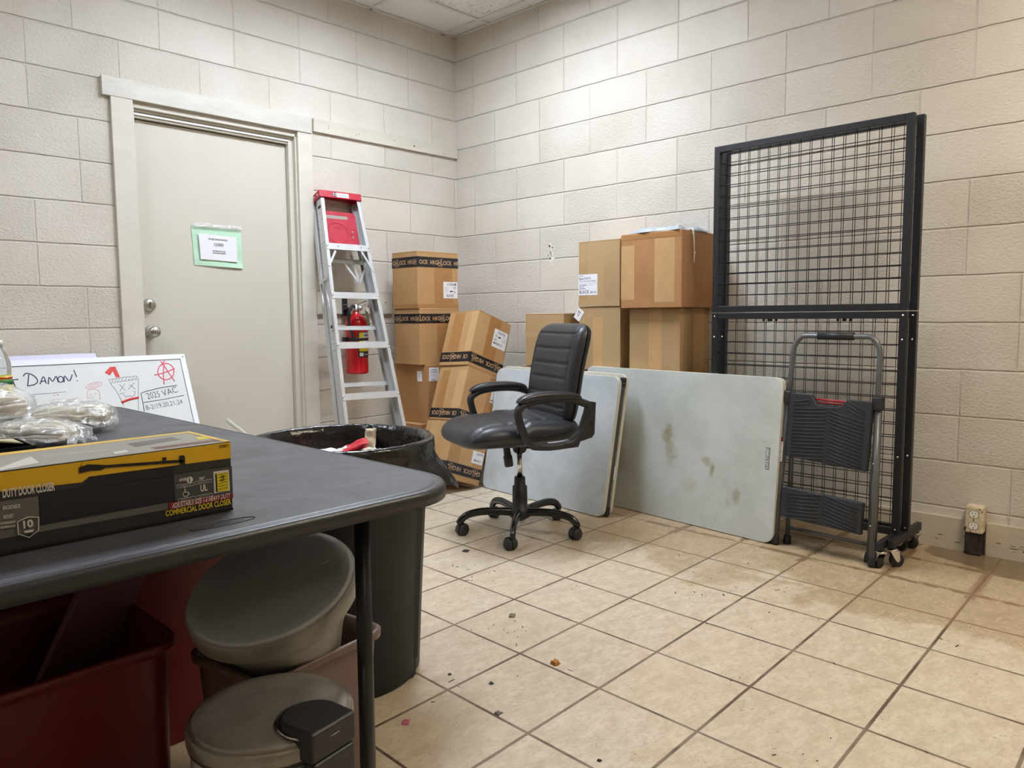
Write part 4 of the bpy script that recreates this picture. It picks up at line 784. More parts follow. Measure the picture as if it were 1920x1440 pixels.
for x in (0.018, W_-0.016):
    MB(BLACK_PL).box(x-0.020, x+0.020, 0.640, 0.695, -0.022, 0.022).build('joint_collar', t, bevel=0.006)
def tread(nm, y0, y1, notch, skew, zc):
    x0, x1 = 0.040, W_-0.030
    if notch: poly = [(x0, y0), (x1, y0-skew), (x1+0.004, y1-skew*0.3), (x1-0.095, y1-0.004), (x1-0.125, y1-0.035), (x1-0.135, y1-0.040), (x0+0.135, y1-0.040), (x0+0.125, y1-0.035), (x0+0.098, y1+0.002), (x0+0.090, y1+0.006), (x0+0.004, y1+0.008), (x0, y1+0.002)]
    else: poly = [(x0-0.006, y0), (x1-0.005, y0-skew), (x1-0.004, y1-skew), (x0-0.004, y1)]
    b = MB(RIB); b.prism(poly, (0, 0, zc-0.012), (1, 0, 0), (0, 1, 0), 0.030); o = b.build(nm, t, bevel=0.004, seg=3)
    rb = MB(RIB); xm = (x0+x1)/2; n = int((y1-y0)/0.0155)
    for i in range(n):
        ya = y0+0.012+i*0.0155
        for sgn in (-1, 1):
            xe = xm+sgn*0.155; rise = 0.014 if sgn < 0 else 0.030
            yi = ya+0.006 if sgn < 0 else ya+0.012; ye = ya+(-0.012 if sgn < 0 else -0.018)-skew*(0.2 if sgn < 0 else 0.8)
            yi -= skew*0.5
            if ye < y0-skew+0.004: ye = y0-skew+0.004
            lim = y1-0.006
            if notch and abs(yi) > y1-0.05: xi_ = sgn*0.075; yi = yi if yi < lim else lim
            else: xi_ = sgn*0.008
            if yi > lim: continue
            if notch and yi > y1-0.05: xi_ = sgn*0.085
            rb.tube([V(xm+xi_, yi, zc+0.0188), V(xe, ye, zc+0.0188)], 0.0027, 6)
    rb.build('rib', o)
    return o
tread('upper_tread', 0.405, 0.680, True, 0.020, 0.016)
tread('lower_tread', 0.135, 0.268, False, 0.012, 0.016)
MB(REDM).tube([V(0.10, 0.668, -0.008), V(W_-0.10, 0.662, -0.008)], 0.0045, 8).tube([V(0.10, 0.655, -0.010), V(W_-0.10, 0.650, -0.010)], 0.0035, 8).build('red_brace', t)
sw = MB(PAPER, INK, REDM); sw.box(-0.004, 0.015, 0.375, 0.485, 0.0130, 0.0140); sw.box(-0.004, 0.015, 0.465, 0.485, 0.0141, 0.0146, 1); sw.box(0.007, 0.014, 0.470, 0.480, 0.0147, 0.0150, 2)
for k in range(9): sw.box(-0.001, 0.012-(k*5 % 4)*0.002, 0.382+k*0.009, 0.384+k*0.009, 0.0141, 0.0145, 1)
sw.build('warning_label', t)
for y, x in ((0.42, W_-0.012), (0.165, W_-0.005), (0.30, 0.004)):
    MB(CHROME).lathe([(0.004, 0), (0.003, 0.002), (0, 0.003)], 10, 0, T_((x, y, 0.0135))).build('rivet', t)

# ================================================================ office chair
FX = V(-0.925, 0.38, 0).normalized(); yaw = math.atan2(FX.y, FX.x)
t = thing('office_chair', 'black faux-leather swivel office chair with padded loop armrests and casters', 'chair', (-1.10, -1.64, 0), yaw)
LEA = P('black_leather', srgb(44, 45, 50), 0.40, bump=0.22, bscale=170, var=0.15, vscale=5, spec=0.5)
GLB = P('gloss_black_metal', srgb(24, 25, 28), 0.2, 0.0, spec=0.6)
hub = MB(BLACK_PL)
hub.lathe([(0.020, 0.058), (0.030, 0.066), (0.050, 0.078), (0.052, 0.10), (0.046, 0.122), (0.0365, 0.128), (0.0355, 0.225), (0.0275, 0.232), (0.0262, 0.268), (0.024, 0.272)], 32)
hub.build('base_hub', t)
MB(CHROME).lathe([(0.0135, 0.265), (0.0135, 0.395)], 24).build('gas_lift', t)
for k in range(5):
    a = radians(13+72*k)*-1
    D = V(cos(a), sin(a), 0)
    path = spline([V(0, 0, 0.100)+D*0.035, V(0, 0, 0.108)+D*0.11, V(0, 0, 0.110)+D*0.19, V(0, 0, 0.098)+D*0.255, V(0, 0, 0.072)+D*0.288, V(0, 0, 0.058)+D*0.293], 5)
    n = len(path)
    lg = MB(GLB).tube(path, [0.0205-0.004*(i/(n-1)) for i in range(n)], 12, flat=0.80).build('base_leg', t)
    wa = [0.5, 2.0, -0.6, 1.2, 0.9][k]
    Mc = T_(D*0.293) @ Matrix.Rotation(a+wa, 4, 'Z')
    cs = MB(BLACK_PL); cs.lathe([(0.011, 0.052), (0.011, 0.066)], 12, 0, Mc)
    for s2 in (-1, 1):
        cs.lathe([(0.004, -0.008), (0.024, -0.009), (0.0275, -0.005), (0.0275, 0.005), (0.024, 0.009), (0.0, 0.010)] if s2 > 0 else [(0.0, -0.010), (0.024, -0.009), (0.0275, -0.005), (0.0275, 0.005), (0.024, 0.009), (0.004, 0.009)], 24, 0, Mc @ T_((-0.014, s2*0.0145, 0.0275)) @ Matrix.Rotation(-pi/2, 4, 'X'))
    hood = [V(-0.014+0.032*cos(q), 0, 0.0275+0.032*sin(q)) for q in [radians(d) for d in range(-20, 205, 15)]]
    cs.grid([[Mc @ V(p.x, y_, p.z) for y_ in (-0.013, 0.013)] for p in hood]); cs.grid([[Mc @ V(-0.014+(p.x+0.014)*0.92, y_, 0.0275+(p.z-0.0275)*0.92) for y_ in (0.013, -0.013)] for p in hood])
    cs.build('caster', lg)
mc = MB(BLACK_PL); mc.box(-0.11, 0.10, -0.085, 0.085, 0.428, 0.452); mc.lathe([(0.020, 0.385), (0.032, 0.395), (0.036, 0.43)], 24); mc.box(-0.085, -0.03, -0.02, 0.02, 0.405, 0.43)
mc.build('seat_mechanism', t, bevel=0.006)
kn = MB(BLACK_PL); Mk = T_((0.070, 0.0, 0.430)) @ Matrix.Rotation(radians(8), 4, 'Y')
kn.lathe([(0.0, -0.105), (0.020, -0.104), (0.0215, -0.098), (0.0215, -0.055), (0.0175, -0.050), (0.0165, -0.018), (0.0150, 0)], 24, 0, Mk)
kn.build('tension_knob', t)
MB(BLACK_PL).tube(spline([V(0.02, 0.05, 0.425), V(0.045, 0.09, 0.415), V(0.06, 0.12, 0.40)], 4), 0.006, 8).build('height_lever', t)
# seat
def seat(u, v, side):
    u, v, r_ = sq(u, v, 4.5); hw = 0.258; f = 0.055 + u*0.292; y = v*hw
    e = max(1-r_**7, 0)**0.5
    zc = 0.503 + (0.010 if u < 0 else 0.0)
    if u > 0.45: k = (u-0.45)/0.55; zc -= 0.020*k*k
    if side > 0:
        z = zc+0.060*e + 0.010*(1-v*v)*(1-u*u)
        z -= 0.010*math.exp(-((u-0.30)/0.028)**2)*(abs(v) < 0.8) + 0.008*math.exp(-((u+0.28)/0.028)**2)*(abs(v) < 0.8) + 0.010*math.exp(-((abs(v)-0.76)/0.03)**2)*(abs(u) < 0.93)
        z += 0.0035*mnoise.noise(V(u*3, v*4, 2))
    else: z = zc-0.054*e
    return V(f, y, z)
MB(LEA).pillow(64, 48, 0, seat).build('seat', t, weld=True)
# backrest with horizontal channels
def back(u, v, side):
    # u: height -1..1, v: width, side: +1 front
    u, v, r_ = sq(u, v, 7.0); z0 = 0.765; zz = z0+u*0.238
    fl = -0.178-0.085*((zz-0.53)/0.47) + 0.030*sin(pi*(zz-0.53)/0.47*0.9+0.2)*0.6
    hw = 0.232 - 0.018*(1-min(1, (u+1)/0.7))
    if u > 0.86: hw *= 1-0.06*((u-0.86)/0.14)**2
    e = max(1-r_**9, 0)**0.5
    th = 0.050+0.004*u
    if side > 0:
        x = fl+th*e
        for zc in (0.955, 0.885, 0.815, 0.745, 0.675, 0.610): x -= 0.009*math.exp(-((zz-zc)/0.0045)**2)*(abs(v) < 0.80)*e
        x -= 0.008*math.exp(-((abs(v)-0.80)/0.022)**2)*e
        x += 0.006*(v*v)
    else: x = fl-th*0.75*e
    return V(x, v*hw, zz)
MB(LEA).pillow(90, 40, 0, back).build('backrest', t, weld=True)
# arms: closed loop frames
for s2 in (1, -1):
    y = s2*0.290
    outer = spline([V(-0.205, y, 0.640), V(-0.12, y, 0.668), V(-0.01, y, 0.674), V(0.085, y, 0.662), V(0.135, y, 0.632), V(0.132, y, 0.585), V(0.108, y, 0.520), V(0.075, y, 0.475), V(0.02, y, 0.462), V(-0.06, y, 0.460), V(-0.125, y, 0.472), V(-0.165, y, 0.505), V(-0.205, y, 0.560), V(-0.222, y, 0.610), V(-0.205, y, 0.640)], 5)[:-1]
    ar = MB(BLACK_PL).tube(outer, 0.0205, 12, closed=True, flat=0.85, up=(0, 1, 0))
    ar.prism([(-0.245, 0.648), (-0.205, 0.655), (-0.190, 0.60), (-0.160, 0.52), (-0.10, 0.475), (-0.02, 0.470), (0.07, 0.480), (0.07, 0.452), (-0.02, 0.444), (-0.155, 0.450), (-0.165, 0.474), (-0.225, 0.488), (-0.238, 0.505)], (0, y+0.012, 0), (1, 0, 0), (0, 0, 1), 0.024)
    ao = ar.build('armrest', t, bevel=0.003)
    def pad(u, v, side, y=y):
        u, v, r_ = sq(u, v, 4.0); x = -0.015+u*0.158; e = max(1-r_**5, 0)**0.5
        zc = 0.676+0.004-0.020*max(0, u)**2.5-0.014*max(0, -u)**2
        return V(x, y+v*0.032, zc+0.004+(0.024 if side > 0 else -0.014)*e)
    MB(P('arm_pad_leather', srgb(40, 41, 47), 0.33, bump=0.15, bscale=200)).pillow(24, 12, 0, pad).build('arm_pad', ao, weld=True)
    for bx, bz in ((0.045, 0.468), (-0.085, 0.467), (-0.215, 0.555), (-0.222, 0.625)):
        MB(INK).lathe([(0.009, 0), (0.007, 0.0035), (0.0, 0.002)], 14, 0, T_((bx, y+s2*0.0165, bz)) @ Matrix.Rotation(-s2*pi/2, 4, 'X')).build('bolt', ao)
# ================================================================ aluminium stepladder
FT = 0.3048
LM = T_((-1.136, -0.636, 0.004)) @ rotm(-0.121, -0.295, 0.013)
t = thing('stepladder', 'closed aluminium stepladder with a red top cap leaning beside the door', 'ladder', M=LM)
def hw(v): return 0.143+0.0145*(5-v)
REDP = P('red_plastic', srgb(178, 26, 48), 0.42, bump=0.1, bscale=100, var=0.08, vscale=20)
REDP2 = P('red_plastic_dusty', srgb(168, 24, 46), 0.6, var=0.6, vscale=26, col2=srgb(184, 44, 66), bump=0.2, bscale=80)
vt = 6.03
for s2 in (-1, 1):
    b = MB(ALU)
    a0 = V(s2*hw(0), 0, 0.0); a1 = V(s2*hw(vt), 0, vt*FT)
    # C channel: web on the outside, two flanges turned inward
    for (ox, oy, w_, d_) in ((0, 0.034, 0.0025, 0.068), (-s2*0.010, 0.0015, 0.021, 0.003), (-s2*0.010, 0.0665, 0.021, 0.003)):
        k = b.pts([p + V(ox+i*w_/2, oy+j*d_/2, 0) for p in (a0, a1) for i, j in ((-1, -1), (1, -1), (1, 1), (-1, 1))])
        for q in ((3, 2, 1, 0), (4, 5, 6, 7), (0, 1, 5, 4), (1, 2, 6, 5), (2, 3, 7, 6), (3, 0, 4, 7)): b.face([k+i for i in q])
    b.build('front_rail', t)
    b = MB(ALU)
    def rr2(v): return 0.150+0.0135*(5-v)
    a0 = V(s2*rr2(0.1), 0.100, 0.03); a1 = V(s2*rr2(vt), 0.112, vt*FT)
    for (ox, oy, w_, d_) in ((0, 0, 0.0025, 0.034), (-s2*0.010, -0.016, 0.020, 0.003), (-s2*0.010, 0.016, 0.020, 0.003)):
        k = b.pts([p + V(ox+i*w_/2, oy+j*d_/2, 0) for p in (a0, a1) for i, j in ((-1, -1), (1, -1), (1, 1), (-1, 1))])
        for q in ((3, 2, 1, 0), (4, 5, 6, 7), (0, 1, 5, 4), (1, 2, 6, 5), (2, 3, 7, 6), (3, 0, 4, 7)): b.face([k+i for i in q])
    b.build('rear_rail', t)
    MB(BLACK_PL).box(s2*hw(0)-0.016, s2*hw(0)+0.016, -0.004, 0.072, 0, 0.05).build('rubber_foot', t, bevel=0.004)
for v in (1, 2, 3, 4, 5):
    w_ = hw(v)-0.002; z = v*FT
    b = MB(ALU); b.box(-w_, w_, -0.003, 0.000, z-0.022, z+0.017); b.box(-w_, w_, 0, 0.070, z+0.012, z+0.016)
    for k in range(8): b.box(-w_, w_, 0.004+k*0.008, 0.0065+k*0.008, z+0.016, z+0.0175)
    st = b.build('step', t)
    for x in (-w_+0.004, w_-0.004) + ((-w_+0.075, w_-0.060) if v == 5 else ()):
        MB(CHROME).lathe([(0.006, 0), (0.005, 0.003), (0.002, 0.0045), (0, 0.0045)], 12, 0, T_((x, -0.003, z)) @ Matrix.Rotation(pi/2, 4, 'X')).build('rivet', st)
for v in (1.1, 2.28, 3.42, 4.80):
    w_ = 0.150+0.0135*(5-v); z = v*FT; b = MB(ALU); b.box(-w_, w_, 0.086, 0.092, z-0.013, z+0.013); b.box(-w_, w_, 0.086, 0.11, z+0.009, z+0.012); b.build('rear_brace', t)
b = MB(ALU)
b.beam((-hw(4.6)+0.004, -0.002, 4.58*FT), (-hw(5)+0.055, -0.002, 4.90*FT), 0.013, 0.003, up=(0, 1, 0)); b.beam((hw(4.5)-0.004, -0.002, 4.50*FT), (hw(5)-0.060, -0.002, 4.92*FT), 0.013, 0.003, up=(0, 1, 0)); b.build('corner_brace', t)
b = MB(ALU); b.beam((0.0, 0.088, 4.80*FT), (0.085, 0.088, 4.35*FT), 0.012, 0.003, up=(0, 1, 0)); b.beam((0.06, 0.088, 4.95*FT), (0.085, 0.088, 4.35*FT), 0.012, 0.003, up=(0, 1, 0)); b.beam((0.085, 0.088, 4.35*FT), (0.15, 0.088, 4.72*FT), 0.012, 0.003, up=(0, 1, 0)); b.build('spreader_brace', t)
b = MB(P('steel_rod', (0.6, 0.6, 0.6), 0.3, 1.0))
xw = -hw(4)-0.006
b.tube([V(xw, 0.05, 4.33*FT), V(xw-0.002, 0.03, 3.9*FT), V(xw-0.008, 0.012, 3.35*FT), V(xw-0.009, 0.022, 3.30*FT)], 0.003, 6); b.tube([V(xw, 0.095, 4.33*FT), V(xw-0.004, 0.10, 3.9*FT), V(xw-0.006, 0.098, 3.5*FT)], 0.003, 6); b.box(xw-0.004, xw+0.001, 0.02, 0.115, 4.32*FT, 4.38*FT)
b.build('spreader_rod', t)
# top cap
c = MB(REDP); z0, z1 = 6.005*FT, 6.150*FT; xw = hw(6.1)+0.012
c.prism([(-0.010, z0), (0.140, z0), (0.152, z0+0.010), (0.156, (z0+z1)/2+0.004), (0.148, z1-0.006), (0.138, z1), (-0.010, z1)], (-xw, 0, 0), (0, 1, 0), (0, 0, 1), 0.006)
_cp = [(-0.010, z0), (0.140, z0), (0.152, z0+0.010), (0.156, (z0+z1)/2+0.004), (0.148, z1-0.006), (0.138, z1), (-0.010, z1)]
c.prism(_cp, (xw-0.006, 0, 0), (0, 1, 0), (0, 0, 1), 0.006)
c.box(-xw+0.004, xw-0.004, -0.010, -0.004, z0, z1); c.box(-xw+0.004, xw-0.004, -0.006, 0.146, z1-0.006, z1); c.box(-xw+0.004, xw-0.004, 0.142, 0.148, z0+0.008, z1-0.003)
cap = c.build('top_cap', t, bevel=0.004, seg=3)
for yy in (0.018, 0.062, 0.118): MB(CHROME).lathe([(0.0068, 0), (0.006, 0.002), (0, 0.002)], 12, 0, T_((-xw, yy, (z0+z1)/2)) @ Matrix.Rotation(-pi/2, 4, 'Y')).build('rivet', cap)
l_ = MB(INK, PAPER, REDP); l_.box(-0.052, -0.032, -0.0112, -0.0105, z0+0.009, z0+0.036, 0); l_.box(-0.030, 0.052, -0.0112, -0.0105, z0+0.007, z0+0.034, 1)
l_.text('D', V(-0.050, -0.0114, z0+0.013), (1, 0, 0), (0, 0, 1), 0.020, 1, 0.0002, width=0.015, bold=0.0); l_.text('Davidson', V(-0.026, -0.0114, z0+0.012), (1, 0, 0), (0, 0, 1), 0.019, 0, 0.0002, width=0.073)
l_.build('maker_label', cap)
# red pail shelf folded up
ph = MB(REDP2, INK); zA, zB = 5.06*FT, 5.80*FT; hwid = 0.116
def shelf_poly(): return rrect(-hwid, hwid, zA, zB, 0.022, 5)
ph.prism(shelf_poly(), (-0.010, 0.058, 0), (1, 0, 0), (0, 0, 1), 0.012)
ph.tube([V(-0.028+0.066*cos(q), 0.0455, zA+0.085+0.066*sin(q)) for q in [2*pi*i/40 for i in range(40)]], 0.0022, 6, closed=True)
for i in range(10): ph.box(-hwid-0.008, hwid-0.012, 0.0450, 0.0462, zA+0.006+i*0.0125, zA+0.0095+i*0.0125) if (i < 1 or i > 8) else (ph.box(0.045, hwid-0.012, 0.0450, 0.0462, zA+0.006+i*0.0125, zA+0.0095+i*0.0125), ph.box(-hwid-0.008, -0.100, 0.0450, 0.0462, zA+0.006+i*0.0125, zA+0.0095+i*0.0125))
sh = ph.build('pail_shelf', t, bevel=0.002)
CUTM = P('shelf_cutout_dark', srgb(150, 142, 132), 0.7)
MB(CUTM).prism(rrect(-0.105, 0.062, zB-0.048, zB-0.027, 0.009, 5), (-0.010, 0.0455, 0), (1, 0, 0), (0, 0, 1), 0.0008).build('handle_slot', sh)
for zz in (zA+0.066, zA+0.098): MB(CUTM).lathe([(0.008, 0), (0.008, 0.0008), (0, 0.0008)], 14, 0, T_((0.070, 0.0460, zz)) @ Matrix.Rotation(pi/2, 4, 'X')).build('hole', sh)
# stickers on the left rail, yellow one on the right rail
def rail_sticker(v0, v1, rows, nm):
    l_ = MB(PAPER, INK, P('faint_grey', srgb(140, 140, 145), 0.8)); 
    def pt(v, y): return V(-hw(v)-0.0016-(0.0), y, v*FT)
    k = l_.pts([pt(v0, 0.012), pt(v0, 0.050), pt(v1, 0.050), pt(v1, 0.012)]); l_.face((k, k+3, k+2, k+1), 0)
    n = rows
    for i in range(n+1):
        v = v0+(v1-v0)*i/n; e = 0.010
        k = l_.pts([pt(v-e/2, 0.012)-V(0.0004, 0, 0), pt(v-e/2, 0.050)-V(0.0004, 0, 0), pt(v+e/2, 0.050)-V(0.0004, 0, 0), pt(v+e/2, 0.012)-V(0.0004, 0, 0)]); l_.face((k, k+3, k+2, k+1), 1)
        if i < n:
            for q in range(3):
                vv = v+(v1-v0)/n*(0.25+0.22*q); k = l_.pts([pt(vv, 0.018)-V(0.0004, 0, 0), pt(vv, 0.044-0.008*(q % 2))-V(0.0004, 0, 0), pt(vv+0.012, 0.044-0.008*(q % 2))-V(0.0004, 0, 0), pt(vv+0.012, 0.018)-V(0.0004, 0, 0)]); l_.face((k, k+3, k+2, k+1), 2)
    k = l_.pts([pt(v1-0.055, 0.012)-V(0.0006, 0, 0), pt(v1-0.055, 0.050)-V(0.0006, 0, 0), pt(v1, 0.050)-V(0.0006, 0, 0), pt(v1, 0.012)-V(0.0006, 0, 0)]); l_.face((k, k+3, k+2, k+1), 1)
    l_.build(nm, t)
rail_sticker(5.10, 5.86, 5, 'rail_sticker'); rail_sticker(2.93, 3.42, 4, 'rail_sticker')
l_ = MB(P('yellow_sticker', srgb(198, 180, 20), 0.5)); k = l_.pts([V(hw(v)-0.0030, y, v*FT) for v, y in ((5.25, 0.012), (5.25, 0.030), (5.52, 0.030), (5.52, 0.012))]); l_.face((k, k+1, k+2, k+3)); l_.face((k+3, k+2, k+1, k)); l_.build('yellow_sticker', t)

# ================================================================ fire extinguisher
EX = V(-0.960, -0.112, 0)
t = thing('fire_extinguisher', 'red fire extinguisher hanging on the wall plank behind the ladder', 'fire extinguisher', (EX.x, EX.y, 0.687))
ER = P('extinguisher_red', srgb(196, 18, 34), 0.22, coat=0.4)
b = MB(ER, P('dark_red_rim', srgb(120, 10, 20), 0.4)); b.lathe([(0.056, 0.0), (0.066, 0.004), (0.0695, 0.012), (0.0695, 0.020), (0.0695, 0.30), (0.0675, 0.325), (0.060, 0.348), (0.044, 0.362), (0.026, 0.370), (0.020, 0.376), (0.020, 0.395), (0.0, 0.395)], 48); cyl = b.build('cylinder', t)
LB_ = MB(INK, P('label_yellow', srgb(224, 206, 30), 0.5), PAPER, P('faint_grey', srgb(140, 140, 145), 0.8))
def wrap(a0, a1, z0, z1, m, r=0.0700, n=12):
    LB_.grid([[V(r*cos(a0+(a1-a0)*i/n), r*sin(a0+(a1-a0)*i/n), z) for z in (z0, z1)] for i in range(n+1)], m)
A0 = radians(-118); A1 = radians(-20)
wrap(A0, A1, 0.105, 0.262, 0); wrap(A0+0.10, A1, 0.142, 0.175, 1, 0.0703); wrap(A0+0.10, A0+0.5, 0.178, 0.258, 1, 0.0703); wrap(A0+0.5, A1, 0.178, 0.258, 2, 0.0703)
for q in range(6): wrap(A0+0.58, A1-0.1-(q*3 % 4)*0.08, 0.186+q*0.012, 0.190+q*0.012, 3, 0.0706)
for q in range(3): wrap(A0+0.58, A1-0.2, 0.190+q*0.024, 0.195+q*0.024, 0, 0.0708)
wrap(A0+0.12, A0+0.48, 0.1125, 0.1345, 2, 0.0706, 4); wrap(A0+0.55, A1-0.1, 0.117, 0.127, 3, 0.0704)
LB_.build('instruction_label', cyl)
st_ = MB(BLACK_PL); st_.lathe([(0.0712, 0.208), (0.0725, 0.210), (0.0725, 0.224), (0.0712, 0.226)], 40); st_.box(-0.098, -0.074, -0.01, 0.015, 0.204, 0.230); st_.build('strap', t)
vl = MB(P('brass_grey', (0.55, 0.54, 0.5), 0.35, 1.0)); vl.lathe([(0.022, 0.392), (0.022, 0.405), (0.018, 0.41), (0.018, 0.432), (0.0, 0.434)], 20); vl.beam((-0.01, 0, 0.425), (0.09, -0.01, 0.462), 0.016, 0.006); vl.beam((-0.02, 0, 0.432), (-0.088, -0.006, 0.430), 0.012, 0.004); vl.beam((0.01, 0, 0.415), (0.085, -0.01, 0.432), 0.014, 0.004)
vl.build('valve_handle', t)
gg = MB(CHROME, PAPER, ER); Mg = T_((0.012, -0.022, 0.412)) @ Matrix.Rotation(pi/2, 4, 'X'); gg.lathe([(0.017, 0), (0.017, 0.010), (0.013, 0.012)], 20, 0, Mg); gg.lathe([(0.013, 0.0122), (0, 0.0124)], 20, 1, Mg); gg.build('pressure_gauge', t)
hs = MB(BLACK_PL); hs.tube(spline([V(-0.018, -0.012, 0.418), V(-0.055, -0.040, 0.420), V(-0.088, -0.056, 0.385), V(-0.095, -0.060, 0.33), V(-0.082, -0.062, 0.27), V(-0.060, -0.064, 0.215), V(-0.047, -0.068, 0.16), V(-0.043, -0.072, 0.135)], 6), [0.0095]*42+[0.011], 12) if False else hs.tube(spline([V(-0.018, -0.012, 0.418), V(-0.055, -0.040, 0.420), V(-0.088, -0.056, 0.385), V(-0.095, -0.060, 0.33), V(-0.082, -0.062, 0.27), V(-0.062, -0.066, 0.215), V(-0.050, -0.070, 0.175)], 6), 0.0095, 12)
hs.build('hose', t)
tgm = MB(PAPER, ER, P('green_tag', srgb(92, 112, 84), 0.6)); 
tgm.prism([(-0.004, -0.045), (0.030, -0.050), (0.036, 0.030), (0.004, 0.034)], (0.055, -0.035, 0.435), (1, 0, 0), (0, 0, 1), 0.001); tgm.prism([(0.008, -0.020), (0.018, -0.022), (0.022, 0.022), (0.012, 0.024)], (0.055, -0.0365, 0.435), (1, 0, 0), (0, 0, 1), 0.0005, 1)
tgm.prism([(-0.008, 0), (0.008, 0.002), (0.035, -0.125), (0.016, -0.135)], (0.055, -0.030, 0.400), (1, 0, 0), (0, 0, 1), 0.001, 2); tgm.build('inspection_tag', t)
br = MB(BLACK_PL); br.box(-0.040, -0.008, 0.078, 0.118-0.0205, 0.36, 0.50); br.box(-0.04, -0.008, 0.055, 0.08, 0.40, 0.415); br.box(-0.012, 0.012, 0.0, 0.085, 0.396, 0.404); br.build('wall_bracket', t)
# ================================================================ foreground table
TT = 0.735
def black_table_mat():
    mt, nt, b, tc, g = newmat('black_table_top'); vec = tc.outputs['Object']
    n = g.noise(vec, 7, 7, 0.7, 0.4); mp = nt.nodes.new('ShaderNodeMapping'); mp.inputs['Scale'].default_value = (2.2, 0.7, 1); mp.inputs['Rotation'].default_value = (0, 0, 0.9); nt.links.new(vec, mp.inputs[0])
    c = g.mix(g.ramp(n, 0.38, 0.66), srgb(76, 78, 88), srgb(60, 62, 70))
    c = g.mix(g.m('MULTIPLY', g.ramp(g.noise(mp.outputs[0], 9, 6, 0.7, 0.8), 0.60, 0.72), 0.45), c, srgb(108, 104, 98))
    c = g.mix(g.m('MULTIPLY', g.ramp(g.noise(vec, 120, 2), 0.74, 0.77), 0.6), c, srgb(150, 148, 144))
    nt.links.new(c, b.inputs['Base Color']); nt.links.new(g.m('ADD', g.m('MULTIPLY', n, 0.25), 0.30), b.inputs['Roughness'])
    bp = nt.nodes.new('ShaderNodeBump'); bp.inputs['Strength'].default_value = 0.3; bp.inputs['Distance'].default_value = 0.001
    nt.links.new(g.noise(vec, 420, 3), bp.inputs['Height']); nt.links.new(bp.outputs[0], b.inputs['Normal'])
    return mt
BT = black_table_mat(); BTE = P('black_table_edge', srgb(40, 41, 46), 0.38, bump=0.15, bscale=300)
TX0, TX1, TY0, TY1 = -3.66, -2.748, -3.082, -1.17
t = thing('folding_table', 'black plastic folding table in the left foreground carrying the door closer carton', 'table', ((TX0+TX1)/2, (TY0+TY1)/2, 0))
ox, oy = (TX0+TX1)/2, (TY0+TY1)/2; hx, hy = (TX1-TX0)/2, (TY1-TY0)/2
b = MB(BT, BTE)
levels = [(0.0, TT-0.028, 0.052), (0.0, TT-0.010, 0.050), (0.003, TT-0.004, 0.050), (0.009, TT-0.0015, 0.048), (0.013, TT-0.002, 0.046), (0.0155, TT-0.0035, 0.044), (0.018, TT-0.002, 0.042), (0.022, TT, 0.040)]
rings = [[V(x, y, z) for x, y in rrect(-hx+i_, hx-i_, -hy+i_, hy-i_, r_+0.085, 14)] for i_, z, r_ in levels]
k = [b.pts(r_) for r_ in rings]; n = len(rings[0])
for i in range(len(rings)-1):
    for j in range(n): b.face((k[i]+j, k[i]+(j+1) % n, k[i+1]+(j+1) % n, k[i+1]+j), 1 if i < 4 else 0, True)
b.face([k[-1]+j for j in range(n)], 0); b.face([k[0]+j for j in range(n)][::-1], 1)
top_ = b.build('tabletop', t)
e = MB(BTE)
lx, ly = -3.205-ox, -3.018-oy
el = [(0.050*cos(a), 0.013*sin(a)) for a in [2*pi*q/40 for q in range(40)]]
e.tube([V(lx+a, ly+c, TT+0.0004) for a, c in el], 0.0009, 5, closed=True)
e.text('COSCO', V(lx, ly-0.0055, TT+0.0008), (1, 0, 0), (0, 1, 0), 0.0125, 0, 0.0002, 'CENTER', width=0.068, bold=0.02); e.build('embossed_logo', top_)
LEGM = P('leg_tube_black', srgb(28, 29, 33), 0.3, 0.1)
for y_ in (-2.985, -1.30):
    for x_ in (-2.937, -3.51):
        g_ = MB(LEGM); g_.tube([V(x_-ox, y_-oy, 0.012), V(x_-ox, y_-oy, TT-0.027)], 0.0145, 16); lo = g_.build('leg', t)
        MB(BLACK_PL).lathe([(0.017, 0), (0.018, 0.01), (0.016, 0.035)], 16, 0, T_((x_-ox, y_-oy, 0))).build('foot_cap', lo)
    g_ = MB(LEGM); g_.tube([V(-3.51-ox, y_-oy, TT-0.042), V(-2.937-ox, y_-oy, TT-0.042)], 0.0125, 12)
    if y_ > -2: g_.tube([V(-3.51-ox, y_-oy, 0.30), V(-2.937-ox, y_-oy, 0.30)], 0.010, 12)
    g_.build('cross_bar', t)

# ================================================================ door closer carton
D = json.loads(DATA)
BX, BY, BL, BD, BH = -3.159, -2.955, 0.44, 0.154, 0.110
t = thing('door_closer_carton', 'long yellow and black door closer carton on the black table', 'carton', (BX, BY, TT+0.001))
YEL = P('print_yellow', srgb(214, 170, 22), 0.38); DGR = P('print_charcoal', srgb(40, 40, 44), 0.38); NAVY = P('print_navy', srgb(16, 17, 34), 0.35)
GRY = P('print_grey', srgb(92, 92, 92), 0.4); LGR = P('print_light_grey', srgb(150, 148, 140), 0.38); MRN = P('print_maroon', srgb(132, 26, 44), 0.4); BLK = P('print_black', srgb(14, 14, 16), 0.35)
WHT = P('print_white', srgb(206, 204, 200), 0.45); YL2 = P('print_yellow_chart', srgb(214, 196, 30), 0.4); YTX = P('print_yellow_text', srgb(222, 198, 40), 0.4); PGR = P('print_mid_grey', srgb(66, 68, 72), 0.4); CREAMY = P('print_pale_yellow', srgb(226, 190, 70), 0.4)
MB(DGR).box(-BL, 0, 0, BD, 0, BH).build('carton_body', t, bevel=0.0012)
fr = MB(YEL, NAVY, GRY, PGR, MRN, BLK, WHT, YL2, YTX, LGR)
